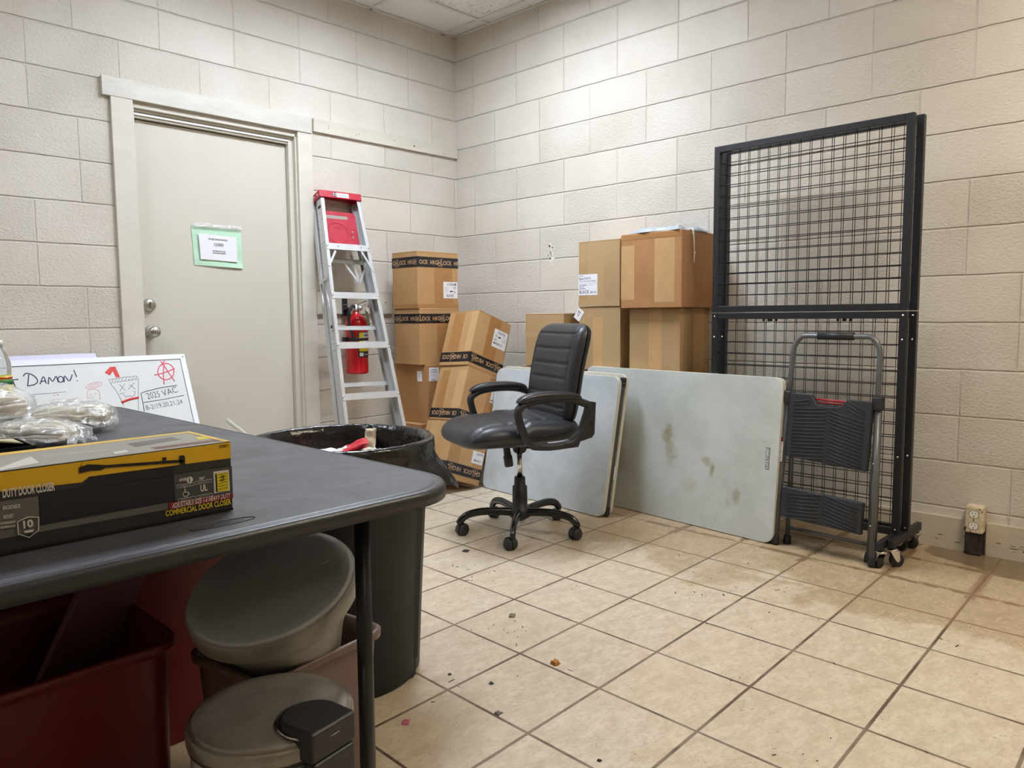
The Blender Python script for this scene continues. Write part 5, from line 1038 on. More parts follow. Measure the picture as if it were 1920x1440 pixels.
def fl(poly, m, lv):
    poly = [(max(-BL, min(0.0, a)), max(0.0, min(BH, c))) for a, c in poly]
    fr.prism(poly, (0, -0.0004*lv, 0), (1, 0, 0), (0, 0, 1), 0.0003, m)
fl(D['c_grey'], 2, 1); fl(D['c_yellow'], 0, 1)
fl(D['c_body'], 1, 2); fl(D['c_navy'], 1, 3); fl(D['c_panel'], 3, 4); fl(D['c_red'], 4, 5)
fl([(-BL, 0.0001), (0, 0.0001), (0, 0.004), (-BL, 0.004)], 5, 2)
fl(D['c_chartw'], 6, 5); fl(D['c_chartd'], 5, 6); fl(D['c_chart'], 7, 7)
for nm in ('armA', 'rod', 'knob', 'stub'): fl(D['c_'+nm], 5, 4)
cx_, cz_ = D['c_armA'][0]; fl([(cx_+0.004, cz_+0.001), (cx_+0.011, cz_+0.004), (cx_+0.010, cz_+0.008), (cx_+0.004, cz_+0.006)], 0, 5)
def ftext(body, key, size, m, lv=6, sh=0.0, bold=0.015):
    (a, c), (a2, c2) = D[key][0], D[key][1]
    u_ = V(a2-a, 0, c2-c); w_ = u_.length; u_.normalize(); v_ = V(-u_.z, 0, u_.x)
    fr.text(body, V(a, -0.0004*lv, c), u_, v_, size, m, 0.0002, width=w_, shear=sh, bold=bold)
ftext('ADJUSTABLE SIZE 1-6 HEAVY DUTY', 'c_t1', 0.0076, 6, 6, 0.25); ftext('COMMERCIAL DOOR CLOSER', 'c_t2', 0.0088, 8, 5)
ftext('DUTY DOOR CLOSER', 'c_t3', 0.0112, 6, 4, 0.0, 0.03); ftext('ANSI', 'c_ansi', 0.0042, 6, 6, 0.2, 0.03); ftext("180°", 'c_t180', 0.0044, 6, 6); ftext('UL', 'c_ul', 0.0098, 6, 6, 0, 0.03)
ftext('BACKCHECK', 'c_bk', 0.0052, 6, 4, 0.2); ftext('MOUNT', 'c_mt', 0.0052, 6, 4, 0.2); ftext('BC4073', 'c_bc', 0.0042, 5, 4)
a, c = D['c_one'][0]
fr.prism([(a+0.0048*cos(q), c+0.0048*sin(q)) for q in [2*pi*i/20 for i in range(20)]], (0, -0.0024, 0), (1, 0, 0), (0, 0, 1), 0.0003, 6); fr.text('1', V(a-0.0015, -0.0028, c-0.0032), (1, 0, 0), (0, 0, 1), 0.0066, 5, 0.0001, bold=0.03)
a, c = D['c_wc'][0]                                 # wheelchair mark
fr.tube([V(a+0.0040*cos(q)-0.0005, -0.0026, c-0.0030+0.0040*sin(q)) for q in [radians(d) for d in range(110, 400, 20)]], 0.0006, 5, 6); fr.tube([V(a-0.0015, -0.0026, c+0.005), V(a-0.0012, -0.0026, c), V(a+0.003, -0.0026, c-0.0005), V(a+0.005, -0.0026, c-0.005)], 0.0007, 5, 6); fr.lathe([(0.0012, 0), (0, 0.0003)], 10, 6, T_((a-0.0016, -0.0024, c+0.0072)) @ Matrix.Rotation(pi/2, 4, 'X'))
for a, c in D['c_pills']: fr.tube([V(a+x, -0.0026, c+z) for x, z in rrect(-0.013, 0.013, -0.0022, 0.0022, 0.0021, 3)], 0.0003, 4, 6, closed=True); fr.prism([(a-0.009, c-0.0007), (a+0.009, c-0.0002), (a+0.009, c+0.0008), (a-0.009, c+0.0003)], (0, -0.0024, 0), (1, 0, 0), (0, 0, 1), 0.0002, 9)
a, c = D['c_shield'][0]
fr.tube([V(a+x*1.15, -0.0026, c+z*1.1) for x, z in ((-0.0105, 0.009), (0.0, 0.0125), (0.0105, 0.010), (0.0095, -0.006), (0.0, -0.0125), (-0.0105, -0.006))], 0.0007, 5, 6, closed=True); fr.text('10', V(a, -0.0024, c+0.0), (1, 0, 0.03), (-0.03, 0, 1), 0.0098, 6, 0.0001, 'CENTER', bold=0.03); fr.prism([(a-0.006, c-0.004), (a+0.006, c-0.004), (a+0.004, c-0.007), (a-0.004, c-0.007)], (0, -0.0024, 0), (1, 0, 0), (0, 0, 1), 0.0003, 6)
for i in range(0, 4, 2):
    (a, c), (a2, c2) = D['c_bars'][i], D['c_bars'][i+1]; fr.prism([(a, c-0.0015), (a2, c2-0.0015), (a2, c2+0.002), (a, c+0.002)], (0, -0.0020, 0), (1, 0, 0), (0, 0, 1), 0.0002, 9)
(a, c) = D['c_chart'][0]; (a2, c2) = D['c_chart'][1]; (a3, c3) = D['c_chart'][3]
for i in range(6):
    zt = c+(c3-c)*(i+0.6)/6.2; fr.prism([(a+0.002, zt), (a2-0.002, zt+0.001), (a2-0.002, zt+0.0018), (a+0.002, zt+0.0008)], (0, -0.0030, 0), (1, 0, 0), (0, 0, 1), 0.0002, 5)
for i, tx in enumerate(('48', '60')): fr.text(tx, V(a+0.005, -0.0030, c+(c3-c)*(0.30+0.18*i)), (1, 0, 0.02), (-0.02, 0, 1), 0.005, 5, 0.0001, bold=0.03)
fr.build('front_print', t)
tp = MB(LGR, CREAMY, WHT, GRY, YL2, MRN)
def tq(poly, m, lv): tp.prism([(max(-BL, min(0, a)), max(0, min(BD, c))) for a, c in poly], (0, 0, BH+0.0003*lv), (1, 0, 0), (0, 1, 0), 0.0002, m)
tq([(-BL, 0), (0, 0), (0, BD), (-BL, BD)], 0, 0)
tq([(-BL, BD-0.030), (-0.004, BD-0.014), (0, BD), (-BL, BD)], 1, 1)
tq([(-0.010, 0.0), (0, 0), (0, BD), (-0.008, BD-0.02)], 1, 2)
tq(D['ct_w1'], 2, 1); tq(D['ct_dark'], 3, 1); tq(D['ct_square'], 4, 1); tq(D['ct_logo'], 2, 1)
(a, c), (a2, c2) = D['ct_reds']
for i in range(3):
    for q in range(26): x = a+(a2-a)*q/26; yy = c+0.001+i*0.008; tq([(x, yy), (x+(a2-a)/36, yy), (x+(a2-a)/36, yy+0.0025), (x, yy+0.0025)], 5, 2)
(a, c), (a2, c2) = D['ct_txt']
for i in range(3): tq([(a, c+i*0.009), (a2-i*0.02, c2+i*0.009), (a2-i*0.02, c2+i*0.009+0.0035), (a, c+i*0.009+0.0035)], 2, 1)
tp.build('top_print', t)

# ================================================================ bags of white cotton cord, tray, bottle
def cord_bag(label, loc, rz, L, Wd, Ht, seed, strands=26, tail=0.03):
    t = thing('bagged_mop_head', label, 'bag', loc, rz, group=None)
    rs = random.Random(seed); COT = P('cotton_cord', srgb(232, 226, 208), 0.85, var=0.2, vscale=30, bump=0.3, bscale=250)
    b = MB(COT)
    for i in range(strands):
        a = 2*pi*rs.random(); q = sqrt(rs.random())*0.86
        cy_ = cos(a)*q; cz = sin(a)*q
        pts = []
        for k in range(11):
            s_ = -0.92+1.84*k/10; env = (1-abs(s_)**3.0)**0.5*0.92
            pts.append(V(s_*L/2*0.93, cy_*Wd/2*env+0.006*sin(4*s_+i)+rs.gauss(0, 0.0012), max(0.008, Ht/2*(1+cz*env*0.92)+0.003*sin(5*s_+i*2))))
        b.tube(spline(pts, 3), 0.0075, 6)
    st = b.build('cotton_cord', t); st['kind'] = 'stuff'
    def wrap_(u, v, side):
        e = max((1-abs(u)**2.6)*(1-abs(v)**2.2), 0)**0.5
        nz = mnoise.noise(V(u*3.5+seed, v*3.5, side*2.0)); n2 = mnoise.noise(V(u*9+seed, v*9, side*2.0))
        x = u*L/2*1.06; y = v*Wd/2*1.12
        if abs(u) > 0.88: y *= 1-0.35*(abs(u)-0.88)/0.12
        z = Ht/2+side*e*(Ht/2*1.10+0.012*nz)+0.006*n2*e
        if side < 0: z = max(z, 0.0015)
        if e < 0.15: z = 0.35*Ht*(1+0.5*nz)
        return V(x, y, max(z, 0.001))
    MB(FILM).pillow(40, 30, 0, wrap_).build('clear_bag', t, weld=True)
    # twisted loose end of the bag
    tl = []
    for i in range(9):
        rw = []
        for j in range(9):
            s_ = i/8; w_ = (j/8-0.5)*2
            rw.append(V(L/2*1.0+tail*s_, w_*(0.018+0.035*s_)+0.006*mnoise.noise(V(i*0.7, j*0.9, seed)), 0.35*Ht+0.022*mnoise.noise(V(i*0.8, j*1.1, seed+3))*(0.3+s_)-0.010*s_+0.004))
        tl.append(rw)
    MB(FILM).grid(tl).build('bag_end', t)
    return t
FILM = film('clear_bag_film', gloss=0.26, haze=0.14, rough=0.10)
cord_bag('clear bag of white cotton cord lying on the black table, nearest the whiteboard drawings', (-3.062, -1.815, TT), radians(-30), 0.205, 0.135, 0.082, 3, 40, 0.016)
cord_bag('clear bag of white cotton cord just behind the black tray', (-3.185, -1.985, TT), radians(-58), 0.215, 0.12, 0.058, 8, 34, 0.022)
cord_bag('puffy clear bag of white cord at the left frame edge below the bottle', (-3.235, -1.625, TT), radians(-15), 0.26, 0.17, 0.125, 5, 44)
# black tray with a bent card on it
t = thing('black_tray', 'glossy black tray behind the door closer carton at the left frame edge', 'tray', (-3.352, -2.175, TT))
GB2 = P('gloss_black_plastic', srgb(14, 14, 17), 0.15)
b = MB(GB2); b.box(-0.14, 0.095, -0.09, 0.09, 0, 0.004); b.box(-0.14, 0.095, -0.09, -0.086, 0.004, 0.040); b.box(-0.14, 0.095, 0.086, 0.09, 0.004, 0.040); b.box(0.091, 0.095, -0.086, 0.086, 0.004, 0.040); b.box(-0.14, -0.136, -0.086, 0.086, 0.004, 0.040)
b.build('tray_body', t, bevel=0.0018)
t = thing('bent_card', 'bent grey and cream card lying over the black tray', 'card', (-3.352, -2.175, TT+0.041))
CRD = P('card_cream', srgb(196, 188, 150), 0.7, var=0.2, vscale=30); CG = P('card_grey', srgb(120, 118, 112), 0.7)
b = MB(CRD, CG)
b.grid([[V(-0.15+0.225*u/10, -0.075+0.10*v/6, 0.008+0.012*sin(u*0.35)+0.02*(v/6)*(1-u/10)) for v in range(7)] for u in range(11)], 0)
b.grid([[V(-0.15+0.20*u/10+0.002, 0.0+0.075*v/6, 0.034-0.010*sin(u*0.3)-0.004*v/6) for v in range(7)] for u in range(11)], 1)
b.grid([[V(-0.15+0.29*u/10, -0.078+0.02*v/2, 0.010+0.010*sin(u*0.35)+0.001) for v in range(3)] for u in range(11)], 1)
ob = b.build('card_sheet', t); sm_ = ob.modifiers.new('th', 'SOLIDIFY'); sm_.thickness = 0.0012
# bottle
t = thing('plastic_bottle', 'clear plastic bottle with a green and yellow label cut by the left frame edge', 'bottle', (-3.150, -1.470, TT))
GLS = bpy.data.materials.new('clear_bottle'); GLS.use_nodes = True; _b = GLS.node_tree.nodes['Principled BSDF']; _b.inputs['Transmission Weight'].default_value = 0.9; _b.inputs['Roughness'].default_value = 0.08; _b.inputs['IOR'].default_value = 1.25; _b.inputs['Base Color'].default_value = (0.9, 0.93, 0.92, 1)
b = MB(GLS); b.lathe([(0.030, 0), (0.034, 0.004), (0.034, 0.125), (0.032, 0.145), (0.0335, 0.165), (0.0325, 0.18), (0.024, 0.205), (0.0145, 0.222), (0.0145, 0.232)], 32); b.build('bottle_body', t)
MB(P('cap_white', srgb(230, 230, 230), 0.4)).lathe([(0.016, 0.228), (0.016, 0.246), (0.0, 0.247)], 24).build('cap', t)
b = MB(P('label_yellow', srgb(224, 206, 30), 0.5), P('label_green', srgb(40, 120, 60), 0.5), ER)
b.lathe([(0.0346, 0.070), (0.0346, 0.115)], 32, 0); b.lathe([(0.0346, 0.115), (0.0346, 0.130)], 32, 1); b.lathe([(0.0346, 0.130), (0.0346, 0.142)], 32, 0); b.lathe([(0.0348, 0.133), (0.0348, 0.138)], 32, 2); b.build('bottle_label', t)

# ================================================================ whiteboards leaning on the door wall
TR = V(-2.017, -0.060, 0.852); dn = V(0, -0.4225, -1.0).normalized(); HB = 0.925
U_ = V(-1, 0, 0); nb = U_.cross(dn).normalized()
if nb.y > 0: nb = -nb                    # towards the viewer
def bpt(u, v, h=0.0): return TR+U_*u+dn*v+nb*h
Lb = 1.22
BL_ = bpt(0, HB); Mwb = Matrix.Translation(BL_)
def L(u, v, h=0.0): return bpt(u, v, h)-BL_
t = thing('whiteboard', 'whiteboard with marker drawings and writing leaning behind the black table', 'whiteboard', BL_)
WB = P('whiteboard_enamel', srgb(222, 226, 228), 0.22, var=0.05, vscale=3, coat=0.2); WF = P('white_frame', srgb(232, 236, 246), 0.4)
def slab_(b, u0, u1, v0, v1, h0, h1, m=0):
    k = b.pts([L(u, v, h) for h in (h0, h1) for v in (v0, v1) for u in (u0, u1)])
    for q in ((0, 2, 3, 1), (4, 5, 7, 6), (0, 1, 5, 4), (1, 3, 7, 5), (3, 2, 6, 7), (2, 0, 4, 6)): b.face([k+i for i in q], m)
b = MB(WB); slab_(b, 0.01, Lb-0.01, 0.01, HB-0.01, -0.010, 0.0); b.build('writing_surface', t)
b = MB(WF, INK)
slab_(b, 0, Lb, 0, 0.026, -0.012, 0.005); slab_(b, 0, Lb, HB-0.026, HB, -0.012, 0.005); slab_(b, 0, 0.026, 0.026, HB-0.026, -0.012, 0.005); slab_(b, Lb-0.026, Lb, 0.026, HB-0.026, -0.012, 0.005)
for u, v in ((0.012, 0.016), (1.20, 0.016), (0.80, 0.014)): slab_(b, u-0.003, u+0.003, v-0.003, v+0.003, 0.005, 0.0056, 1)
slab_(b, 0.026, Lb-0.026, 0.026, 0.0275, 0.0, 0.0012, 1); slab_(b, 0.026, 0.0275, 0.026, HB-0.03, 0.0, 0.0012, 1)
b.build('frame', t, bevel=0.0012)
mk = {'pink': P('marker_pink', srgb(236, 84, 116), 0.5), 'pinkthin': P('marker_pink_faded', srgb(226, 148, 150), 0.5), 'black': P('marker_black', srgb(62, 62, 66), 0.5), 'red': P('marker_red', srgb(206, 48, 44), 0.5), 'blue': P('marker_blue', srgb(48, 50, 92), 0.5)}
names = list(mk); b = MB(*mk.values())
for kind, pts, wd in D['wb']:
    if kind == 'redfill':
        b.face([b.pts([L(u, v, 0.0008)])for u, v in pts], names.index('red')); continue
    mi_ = names.index(kind)
    P_ = [L(u, v, 0.0005) for u, v in pts]
    if len(P_) > 2: P_ = spline(P_, 4) if kind != 'black' or len(P_) > 6 and False else P_
    b.tube(P_, wd*0.5, 6, mi_, up=tuple(nb), flat=1.0)
for body, p0, p1, sz in D['wbt']:
    A_ = L(p0[0], p0[1], 0.0006); B_ = L(p1[0], p1[1], 0.0006); u_ = (B_-A_); wd = u_.length; u_.normalize(); v_ = nb.cross(u_)
    b.text(body, A_, u_, v_, sz, names.index('black'), 0.0003, width=wd, bold=-0.008)
b.build('marker_drawing', t)
# second board behind
t = thing('whiteboard', 'lavender-edged second board standing behind the drawn-on whiteboard', 'whiteboard', (-2.44, -0.03, 0))
b = MB(P('lavender_board', srgb(208, 206, 230), 0.4)); dyy = -0.4225
def sb(u, z, h): return V(-u, -0.012+dyy*(0.872-z)-0*h, z)+nb*h
k = b.pts([sb(u, z, h) for h in (-0.006, 0.006) for z in (0.007, 0.868) for u in (0.0, 0.86)])
b.v = b.v[:k]+[tuple(V(*p)+V(0, 0.012, 0.004)) for p in b.v[k:]]
for q in ((0, 2, 3, 1), (4, 5, 7, 6), (0, 1, 5, 4), (1, 3, 7, 5), (3, 2, 6, 7), (2, 0, 4, 6)): b.face([k+i for i in q])
b.build('board_panel', t)
# white strap between boards and bin
t = thing('white_strip', 'curled white plastic strip standing against the door beside the bin', 'strip', (-1.66, -0.16, 0))
b = MB(P('white_strip', srgb(226, 226, 220), 0.5)); pth = spline([V(-0.02, -0.02, 0.006), V(0.0, 0.0, 0.2), V(-0.015, 0.03, 0.33), V(-0.06, 0.07, 0.40), V(-0.10, 0.105, 0.445), V(-0.125, 0.128, 0.475)], 6)
b.tube(pth, 0.011, 8, flat=0.18, up=(0.7, -0.7, 0.3)); b.build('strip_body', t)
# ================================================================ big black bin with liner
CX, CYY, RT, HC = -2.492, -2.250, 0.266, 0.697
t = thing('trash_can', 'large round black trash can lined with a bag, beyond the black table', 'trash can', (CX, CYY, 0))
CANM = P('bin_black', srgb(25, 26, 29), 0.5, bump=0.25, bscale=300, spec=0.4)
b = MB(CANM); nA = 96
prof = [(0.196, 0.0), (0.204, 0.012), (0.206, 0.06), (0.211, 0.064), (0.240, 0.56), (0.243, 0.60), (0.258, 0.625), (0.261, 0.66)]
def rr3(r, a):                         # slightly squared body with four raised ribs
    k = 0.0
    for a0 in (-1.02, 0.55, 2.12, 3.69):
        d = abs((a-a0+pi) % (2*pi)-pi); k += 0.011*math.exp(-(d/0.035)**4)
    return r+k*(1 if r < 0.25 else 0)
b.grid([[V(rr3(r, 2*pi*j/nA)*cos(2*pi*j/nA), rr3(r, 2*pi*j/nA)*sin(2*pi*j/nA), z) for j in range(nA)] for r, z in prof][::-1], closev=True)
b.face([len(b.v)-nA+j for j in range(nA)][::-1])
b.grid([[V(r*cos(2*pi*j/nA), r*sin(2*pi*j/nA), z) for j in range(nA)] for r, z in [(0.260, 0.66), (0.2630, 0.668), (0.2630, 0.688), (0.258, 0.692), (0.252, 0.690), (0.248, 0.66), (0.232, 0.45), (0.21, 0.02)]][::-1], closev=True)
b.build('can_body', t)
LINER = P('black_liner', srgb(20, 20, 24), 0.22, bump=0.8, bscale=16, bdist=0.012, spec=0.6)
t = thing('trash_liner', 'shiny black plastic liner draped over the trash can rim', 'trash bag', (CX, CYY, 0))
b = MB(LINER); nA = 160; rows = []
AR = math.atan2(-0.72, 0.69)
def dirw(a, a0, w_): d = (a-a0+pi) % (2*pi)-pi; return math.exp(-(d/w_)**2)
secs = [('in', 1.0), ('in', 0.7), ('in', 0.45), ('in', 0.25), ('in', 0.08), ('rim', 0), ('rim', 1), ('rim', 2), ('rim', 3), ('rim', 4), ('out', 0.12), ('out', 0.3), ('out', 0.5), ('out', 0.7), ('out', 0.85), ('out', 1.0)]
for kind, s_ in secs:
    rw = []
    for j in range(nA):
        a = 2*pi*j/nA; n1 = mnoise.noise(V(cos(a)*3, sin(a)*3, s_*1.2+(5 if kind == 'out' else 0))); n2 = mnoise.noise(V(cos(a)*9, sin(a)*9, s_*2.0+9))
        if kind == 'in': r = 0.240-0.035*s_+0.010*n1*s_+0.006*n2*s_; z = 0.690-0.20*s_
        elif kind == 'rim':
            r, z = [(0.243, 0.695), (0.250, 0.6985), (0.259, 0.698), (0.2655, 0.690), (0.2665, 0.664)][s_]
            z += 0.0015*n2
        else:
            big = dirw(a, AR+0.12, 0.55)
            ln = 0.045+0.070*big+0.02*n1
            fl_ = -0.006+0.016*abs(n1)+big*0.072*sin(pi*min(1, s_*0.62))
            r = 0.2640+fl_*s_**0.7+0.009*n2*s_; z = 0.658-ln*s_
        rw.append(V(r*cos(a), r*sin(a), z))
    rows.append(rw)
b.grid(rows, closev=True)
b.grid([[V(0.205*q*cos(2*pi*j/nA), 0.205*q*sin(2*pi*j/nA), 0.49-0.02*q+0.012*mnoise.noise(V(q*3*cos(2*pi*j/nA), q*3*sin(2*pi*j/nA), 0))) for j in range(nA)] for q in (0.001, 0.3, 0.6, 1.0)], closev=True)
b.build('liner_film', t, weld=False)
# rubbish showing at the top
def packet(nm, label, cat, loc, rz, tilt, L_, W2, mats, seed, th=0.012):
    M_ = T_(loc) @ Matrix.Rotation(rz, 4, 'Z') @ Matrix.Rotation(tilt, 4, 'Y'); t = thing(nm, label, cat, M=M_)
    b = MB(*mats)
    def f(u, v, side): 
        e = max((1-u**4)*(1-v**4), 0)**0.5; n_ = mnoise.noise(V(u*3+seed, v*3, side))
        return V(u*L_/2*(1+0.05*n_), v*W2/2*(1+0.08*n_), side*th*e*(0.7+0.6*n_)+0.012*mnoise.noise(V(u*2, v*2, seed)))
    b.pillow(16, 12, 0, f)
    if len(mats) > 1:
        for i in range(len(b.f)):
            c_ = sum((Vector(b.v[q]) for q in b.f[i]), V(0, 0, 0))/4
            if (c_.x/L_*2) < -0.15+0.3*sin(c_.y*90+seed): b.mi[i] = 1
    b.build('wrapper', t, weld=True)
FOILR = P('foil_red', srgb(206, 30, 50), 0.3, bump=0.5, bscale=40); FOILW = P('foil_white', srgb(228, 224, 224), 0.35, bump=0.5, bscale=40); CRUM = P('crumpled_paper', srgb(216, 206, 188), 0.8, bump=0.6, bscale=40)
packet('red_packet', 'red snack packet in the trash can', 'packet', (-2.415, -2.165, 0.640), -0.55, -0.35, 0.13, 0.07, [FOILR, FOILW], 1)
packet('white_packet', 'long white and red wrapper in the trash can, left of the red packet', 'wrapper', (-2.450, -2.090, 0.630), -0.85, 0.10, 0.17, 0.045, [FOILW, FOILR], 4, 0.006)
packet('paper_scrap', 'crumpled cream paper in the trash can right of the red packet', 'paper', (-2.345, -2.230, 0.630), 0.5, 0.2, 0.11, 0.08, [CRUM], 7)
packet('paper_towel', 'upright torn paper piece in the trash can', 'paper', (-2.315, -2.140, 0.655), 0.8, -1.1, 0.075, 0.035, [CRUM], 9, 0.004)
packet('rubbish_fill', 'dark crumpled rubbish filling the trash can', 'rubbish', (CX, CYY, 0.560), 0.0, 0.0, 0.34, 0.36, [P('rubbish_dark', srgb(60, 58, 60), 0.6, var=0.5, vscale=12, bump=0.6, bscale=20)], 13, 0.055)

# ================================================================ wastebasket, pail, step bin
A_, B_, C_ = V(-2.771, -2.832, 0), V(-3.083, -2.876, 0), V(-3.135, -2.63, 0)
xb = (A_-B_).normalized(); yb_ = V(-xb.y, xb.x, 0); LW, LD_ = (A_-B_).length, 0.251; HB_ = 0.39
Mb = Matrix((xb, yb_, V(0, 0, 1))).transposed().to_4x4(); Mb.translation = B_+xb*LW/2+yb_*LD_/2
t = thing('wastebasket', 'rectangular brown plastic wastebasket under the black table holding a grey pail', 'wastebasket', M=Mb)
BRN = P('brown_plastic', srgb(104, 84, 74), 0.42, bump=0.15, bscale=300)
b = MB(BRN)
def ring(hx_, hy_, r_, z): return [V(x, y, z) for x, y in rrect(-hx_, hx_, -hy_, hy_, r_, 6)]
X2, Y2 = LW/2, LD_/2
rings = [ring(X2-0.035, Y2-0.030, 0.03, 0.0), ring(X2-0.030, Y2-0.026, 0.035, 0.01), ring(X2-0.010, Y2-0.010, 0.040, HB_-0.030), ring(X2-0.009, Y2-0.009, 0.040, HB_-0.022), ring(X2, Y2, 0.042, HB_-0.018), ring(X2+0.001, Y2+0.001, 0.042, HB_-0.004), ring(X2-0.004, Y2-0.004, 0.042, HB_), ring(X2-0.011, Y2-0.011, 0.038, HB_-0.003), ring(X2-0.014, Y2-0.014, 0.036, HB_-0.03), ring(X2-0.036, Y2-0.031, 0.028, 0.006)]
b.grid(rings[::-1], closev=True); nn_ = len(rings[0]); b.face([len(b.v)-nn_+j for j in range(nn_)][::-1]); b.face([j+len(b.v)-nn_*len(rings) for j in range(nn_)])
b.build('basket_body', t)
# grey pail with domed lid tipped into the basket
nrm = V(-0.355, -0.175, 0.918).normalized(); pc = V(-3.003, -2.770, 0.534)
zax = nrm; xax = V(0, 0, 1).cross(zax).normalized(); yax = zax.cross(xax)
Mp = Matrix((xax, yax, zax)).transposed().to_4x4(); Mp.translation = pc
t = thing('lidded_pail', 'grey pail with a domed lid tipped over inside the brown wastebasket', 'pail', M=Mp @ T_((0, 0, -0.215)))
PAILM = P('grey_enamel', srgb(150, 148, 140), 0.34, 0.25, var=0.15, vscale=5); LIDM = P('grey_lid', srgb(186, 192, 200), 0.34, 0.15, var=0.08, vscale=4)
b = MB(PAILM); b.lathe([(0.0, 0.0), (0.080, 0.0), (0.086, 0.006), (0.092, 0.02), (0.112, 0.085), (0.135, 0.135), (0.150, 0.172)], 64); b.build('pail_body', t)
b = MB(LIDM, PAILM); RL = 0.163
b.lathe([(RL-0.003, 0.166), (RL, 0.170), (RL, 0.200), (RL-0.003, 0.206)], 64, 1); b.lathe([(RL-0.003, 0.206)]+[(RL*cos(q), 0.206+0.020*sin(q)) for q in [radians(d) for d in (20, 35, 50, 65, 80)]]+[(0, 0.226)], 64, 0); lid = b.build('lid', t)
b = MB(LIDM)
lgx = Mp.inverted().to_3x3() @ (0.62*rr_+0.45*uu_)
gx, gy = lgx.x, lgx.y; gl_ = sqrt(gx*gx+gy*gy); gx, gy = gx/gl_*0.100, gy/gl_*0.100
b.tube([V(gx+x*1.0, gy+y*1.0, 0.2215) for x, y in [(cos(0.9)*p-sin(0.9)*q, sin(0.9)*p+cos(0.9)*q) for p, q in rrect(-0.014, 0.014, -0.005, 0.005, 0.0045, 4)]], 0.0008, 5, closed=True); b.build('embossed_mark', lid)
# step bin
SX, SYY, SR, SH = -3.154, -3.046, 0.124, 0.408
yawS = radians(-80)
t = thing('step_bin', 'round brushed steel step bin with a black hinge, in the lower left foreground', 'step bin', (SX, SYY, 0), yawS)
STL = P('brushed_steel', srgb(190, 186, 178), 0.34, 0.75, var=0.25, vscale=60, bump=0.1, bscale=90); STL2 = P('steel_lid', srgb(158, 155, 150), 0.28, 0.6, var=0.12, vscale=14, col2=srgb(134, 129, 122))
b = MB(STL); b.lathe([(SR-0.006, 0.0), (SR-0.006, SH)], 64); b.build('bin_body', t)
MB(BLACK_PL).lathe([(SR-0.003, 0), (SR, 0.004), (SR, 0.022), (SR-0.004, 0.026)], 64).build('base_ring', t)
MB(BLACK_PL).lathe([(SR-0.004, SH-0.004), (SR-0.002, SH-0.002), (SR-0.002, SH+0.003)], 64).build('seal_ring', t)
b = MB(STL2); b.lathe([(SR-0.001, SH+0.003), (SR, SH+0.006), (SR, SH+0.022), (SR-0.003, SH+0.026)], 64, 0); b.lathe([(SR-0.003, SH+0.026)]+[(SR*cos(q)*0.985, SH+0.026+0.016*sin(q)) for q in [radians(d) for d in (22, 40, 58, 74)]]+[(0, SH+0.0425)], 64, 0)
lidS = b.build('lid', t)
hb = MB(BLACK_PL)
hp = [(0.092, -0.045), (0.140, -0.043), (0.140, 0.043), (0.092, 0.045)] + [(0.092-0.043*sin(q), 0.045*cos(q)) for q in [pi*i/12 for i in range(1, 12)]]
hb.prism(hp, (0, 0, SH+0.004), (1, 0, 0), (0, 1, 0), 0.046)
hb.box(0.118, 0.141, -0.040, 0.040, 0.02, SH+0.004)
hb.build('hinge_cover', t, bevel=0.006, seg=3)
sc_ = MB(CHROME); sc_.lathe([(0.047, 0), (0.0515, 0.001), (0.047, 0.002)], 40, 0, T_((0.090, 0, SH+0.0375)) @ Matrix.Rotation(radians(6), 4, 'Y')); sc_.build('trim_ring', lidS)
MB(BLACK_PL).box(-SR-0.035, -SR+0.02, -0.03, 0.03, 0.008, 0.02).build('foot_pedal', t, bevel=0.004)

# ================================================================ red tote with a maroon board inside
t = thing('red_tote', 'dark red plastic tote under the black table at the left frame edge', 'tote', (-3.425, -2.52, 0))
REDT = P('tote_red', srgb(92, 8, 22), 0.38, bump=0.1, bscale=200)
b = MB(REDT); X2, Y2, HT = 0.275, 0.205, 0.455
rings = [ring(X2-0.022, Y2-0.03, 0.04, 0.0), ring(X2-0.018, Y2-0.026, 0.045, 0.01), ring(X2-0.012, Y2-0.012, 0.055, HT-0.03), ring(X2-0.010, Y2-0.010, 0.055, HT-0.022), ring(X2, Y2, 0.06, HT-0.016), ring(X2, Y2, 0.06, HT-0.004), ring(X2-0.005, Y2-0.005, 0.058, HT), ring(X2-0.012, Y2-0.012, 0.055, HT-0.004), ring(X2-0.016, Y2-0.016, 0.05, HT-0.03), ring(X2-0.03, Y2-0.035, 0.04, 0.006)]
b.grid(rings[::-1], closev=True); nn_ = len(rings[0]); b.face([len(b.v)-nn_+j for j in range(nn_)][::-1]); b.face([j+len(b.v)-nn_*len(rings) for j in range(nn_)])
b.build('tote_body', t)
t = thing('maroon_board', 'dull maroon board leaning inside the red tote', 'board', (-3.33, -2.50, 0.02))
b = MB(P('maroon_board', srgb(96, 52, 66), 0.55, var=0.12, vscale=10), P('label_tan', srgb(120, 98, 70), 0.7))
b.beam((-0.10, -0.02, 0.06), (0.205, 0.045, 0.60), 0.115, 0.020, up=(0.1, -0.9, 0.0))
b.build('board_body', t, bevel=0.002)
t = thing('red_sheet', 'red plastic sheet standing on edge behind the red tote under the black table', 'panel', (-3.24, -2.26, 0))
b = MB(REDT); b.box(-0.41, 0.41, -0.012, 0.012, 0.0, 0.665, M=Matrix.Rotation(0.03, 4, 'X')); b.box(-0.41, 0.41, -0.02, 0.02, 0.655, 0.672, M=Matrix.Rotation(0.03, 4, 'X')); b.build('panel_sheet', t, bevel=0.006)

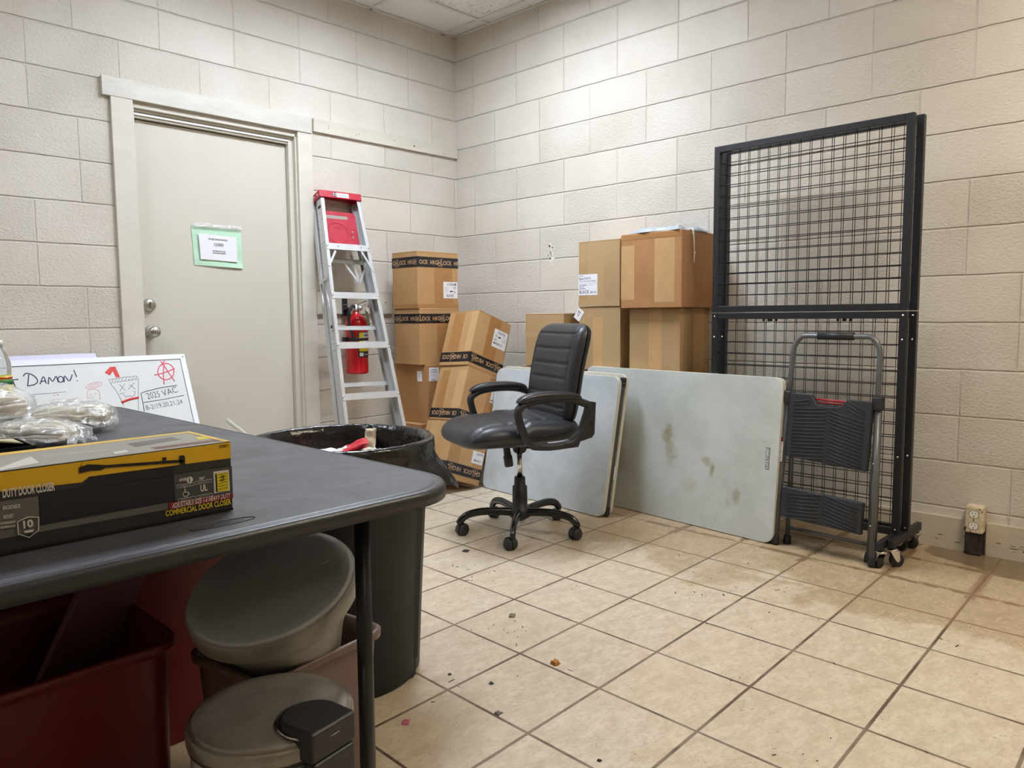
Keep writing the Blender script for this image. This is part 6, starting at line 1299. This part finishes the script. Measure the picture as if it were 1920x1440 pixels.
# ================================================================ bits on the floor
def bit(nm, label, cat, x, y, r, mat, hh, seed, sx_=1.0, rz=0.0):
    t = thing(nm, label, cat, (x, y, 0.0), rz); b = MB(mat)
    def f(u, v, side):
        e = max((1-abs(u)**3)*(1-abs(v)**3), 0)**0.5; n_ = mnoise.noise(V(u*1.8+seed, v*1.8, side*1.3))
        return V(u*r*sx_*(1+0.3*n_), v*r*(1+0.35*n_), (hh*e*(0.8+0.9*n_) if side > 0 else 0)+0.0003)
    b.pillow(10, 10, 0, f); b.build('piece', t, weld=True)
bit('nut_piece', 'orange-brown nut piece lying by a grout line on the tiles', 'crumb', -2.045, -2.671, 0.011, P('nut_brown', srgb(176, 118, 52), 0.6, bump=0.4, bscale=100), 0.014, 2)
bit('pebble', 'grey-green pebble, the largest stone on the floor tiles', 'pebble', -1.872, -2.326, 0.010, P('stone_grey', srgb(120, 112, 92), 0.8, bump=0.4, bscale=150), 0.009, 5, 1.3, 0.7)
bit('stone_chip', 'flat grey stone chip sitting on a grout line nearest the wastebasket', 'pebble', -2.361, -2.747, 0.008, P('stone_dark', srgb(112, 104, 104), 0.8), 0.006, 8, 1.2)
bit('pebble', 'small black pebble on the tile between the nut piece and the trash can', 'pebble', -2.261, -2.618, 0.0055, P('stone_black', srgb(44, 42, 44), 0.7), 0.005, 3)
bit('pebble', 'tiny dark pebble closest to the foot of the trash can', 'pebble', -2.305, -2.490, 0.0045, P('stone_black', srgb(44, 42, 44), 0.7), 0.004, 6)
bit('pebble', 'small dark pebble at the bottom frame edge', 'pebble', -2.350, -3.069, 0.0045, P('stone_black', srgb(44, 42, 44), 0.7), 0.005, 9)
bit('paper_scrap', 'pink paper scrap on the tiles beside the wastebasket', 'paper scrap', -2.555, -2.602, 0.009, P('pink_scrap', srgb(176, 92, 116), 0.7), 0.002, 4, 1.5, 0.8)
bit('leaf_scrap', 'blackened leaf scrap on the tiles left of the office chair', 'leaf', -1.482, -1.666, 0.014, P('leaf_black', srgb(38, 34, 34), 0.7), 0.002, 7, 1.3, 0.4)
rs = random.Random(21); b = MB(P('dirt', srgb(70, 56, 44), 0.8))
clusters = [(-1.70, -1.95, 0.07, 12), (-1.98, -2.40, 0.05, 12), (-1.50, -2.30, 0.05, 5), (-1.15, -2.75, 0.14, 16), (-0.95, -2.75, 0.2, 12), (-1.9, -3.2, 0.35, 9), (-1.4, -3.3, 0.3, 12), (-2.3, -2.2, 0.2, 7), (-0.62, -0.95, 0.12, 12), (-1.5, -1.45, 0.15, 5)]
for cx_, cy_, s_, n_ in clusters:
    for i in range(n_):
        x, y = rs.gauss(cx_, s_), rs.gauss(cy_, s_)
        if x > -0.3: continue
        l_ = 0.0015+rs.random()**3*0.010; w2 = 0.0008+rs.random()*0.0010; a = rs.random()*pi if rs.random() < 0.5 else 0.75
        Mx = T_((x, y, 0.0002)) @ Matrix.Rotation(a, 4, 'Z'); b.box(-l_, l_, -w2, w2, 0, 0.0012, M=Mx)
tag(b.build('floor_grit'), 'dark grit and bark crumbs scattered over the floor tiles', 'grit', kind='stuff')
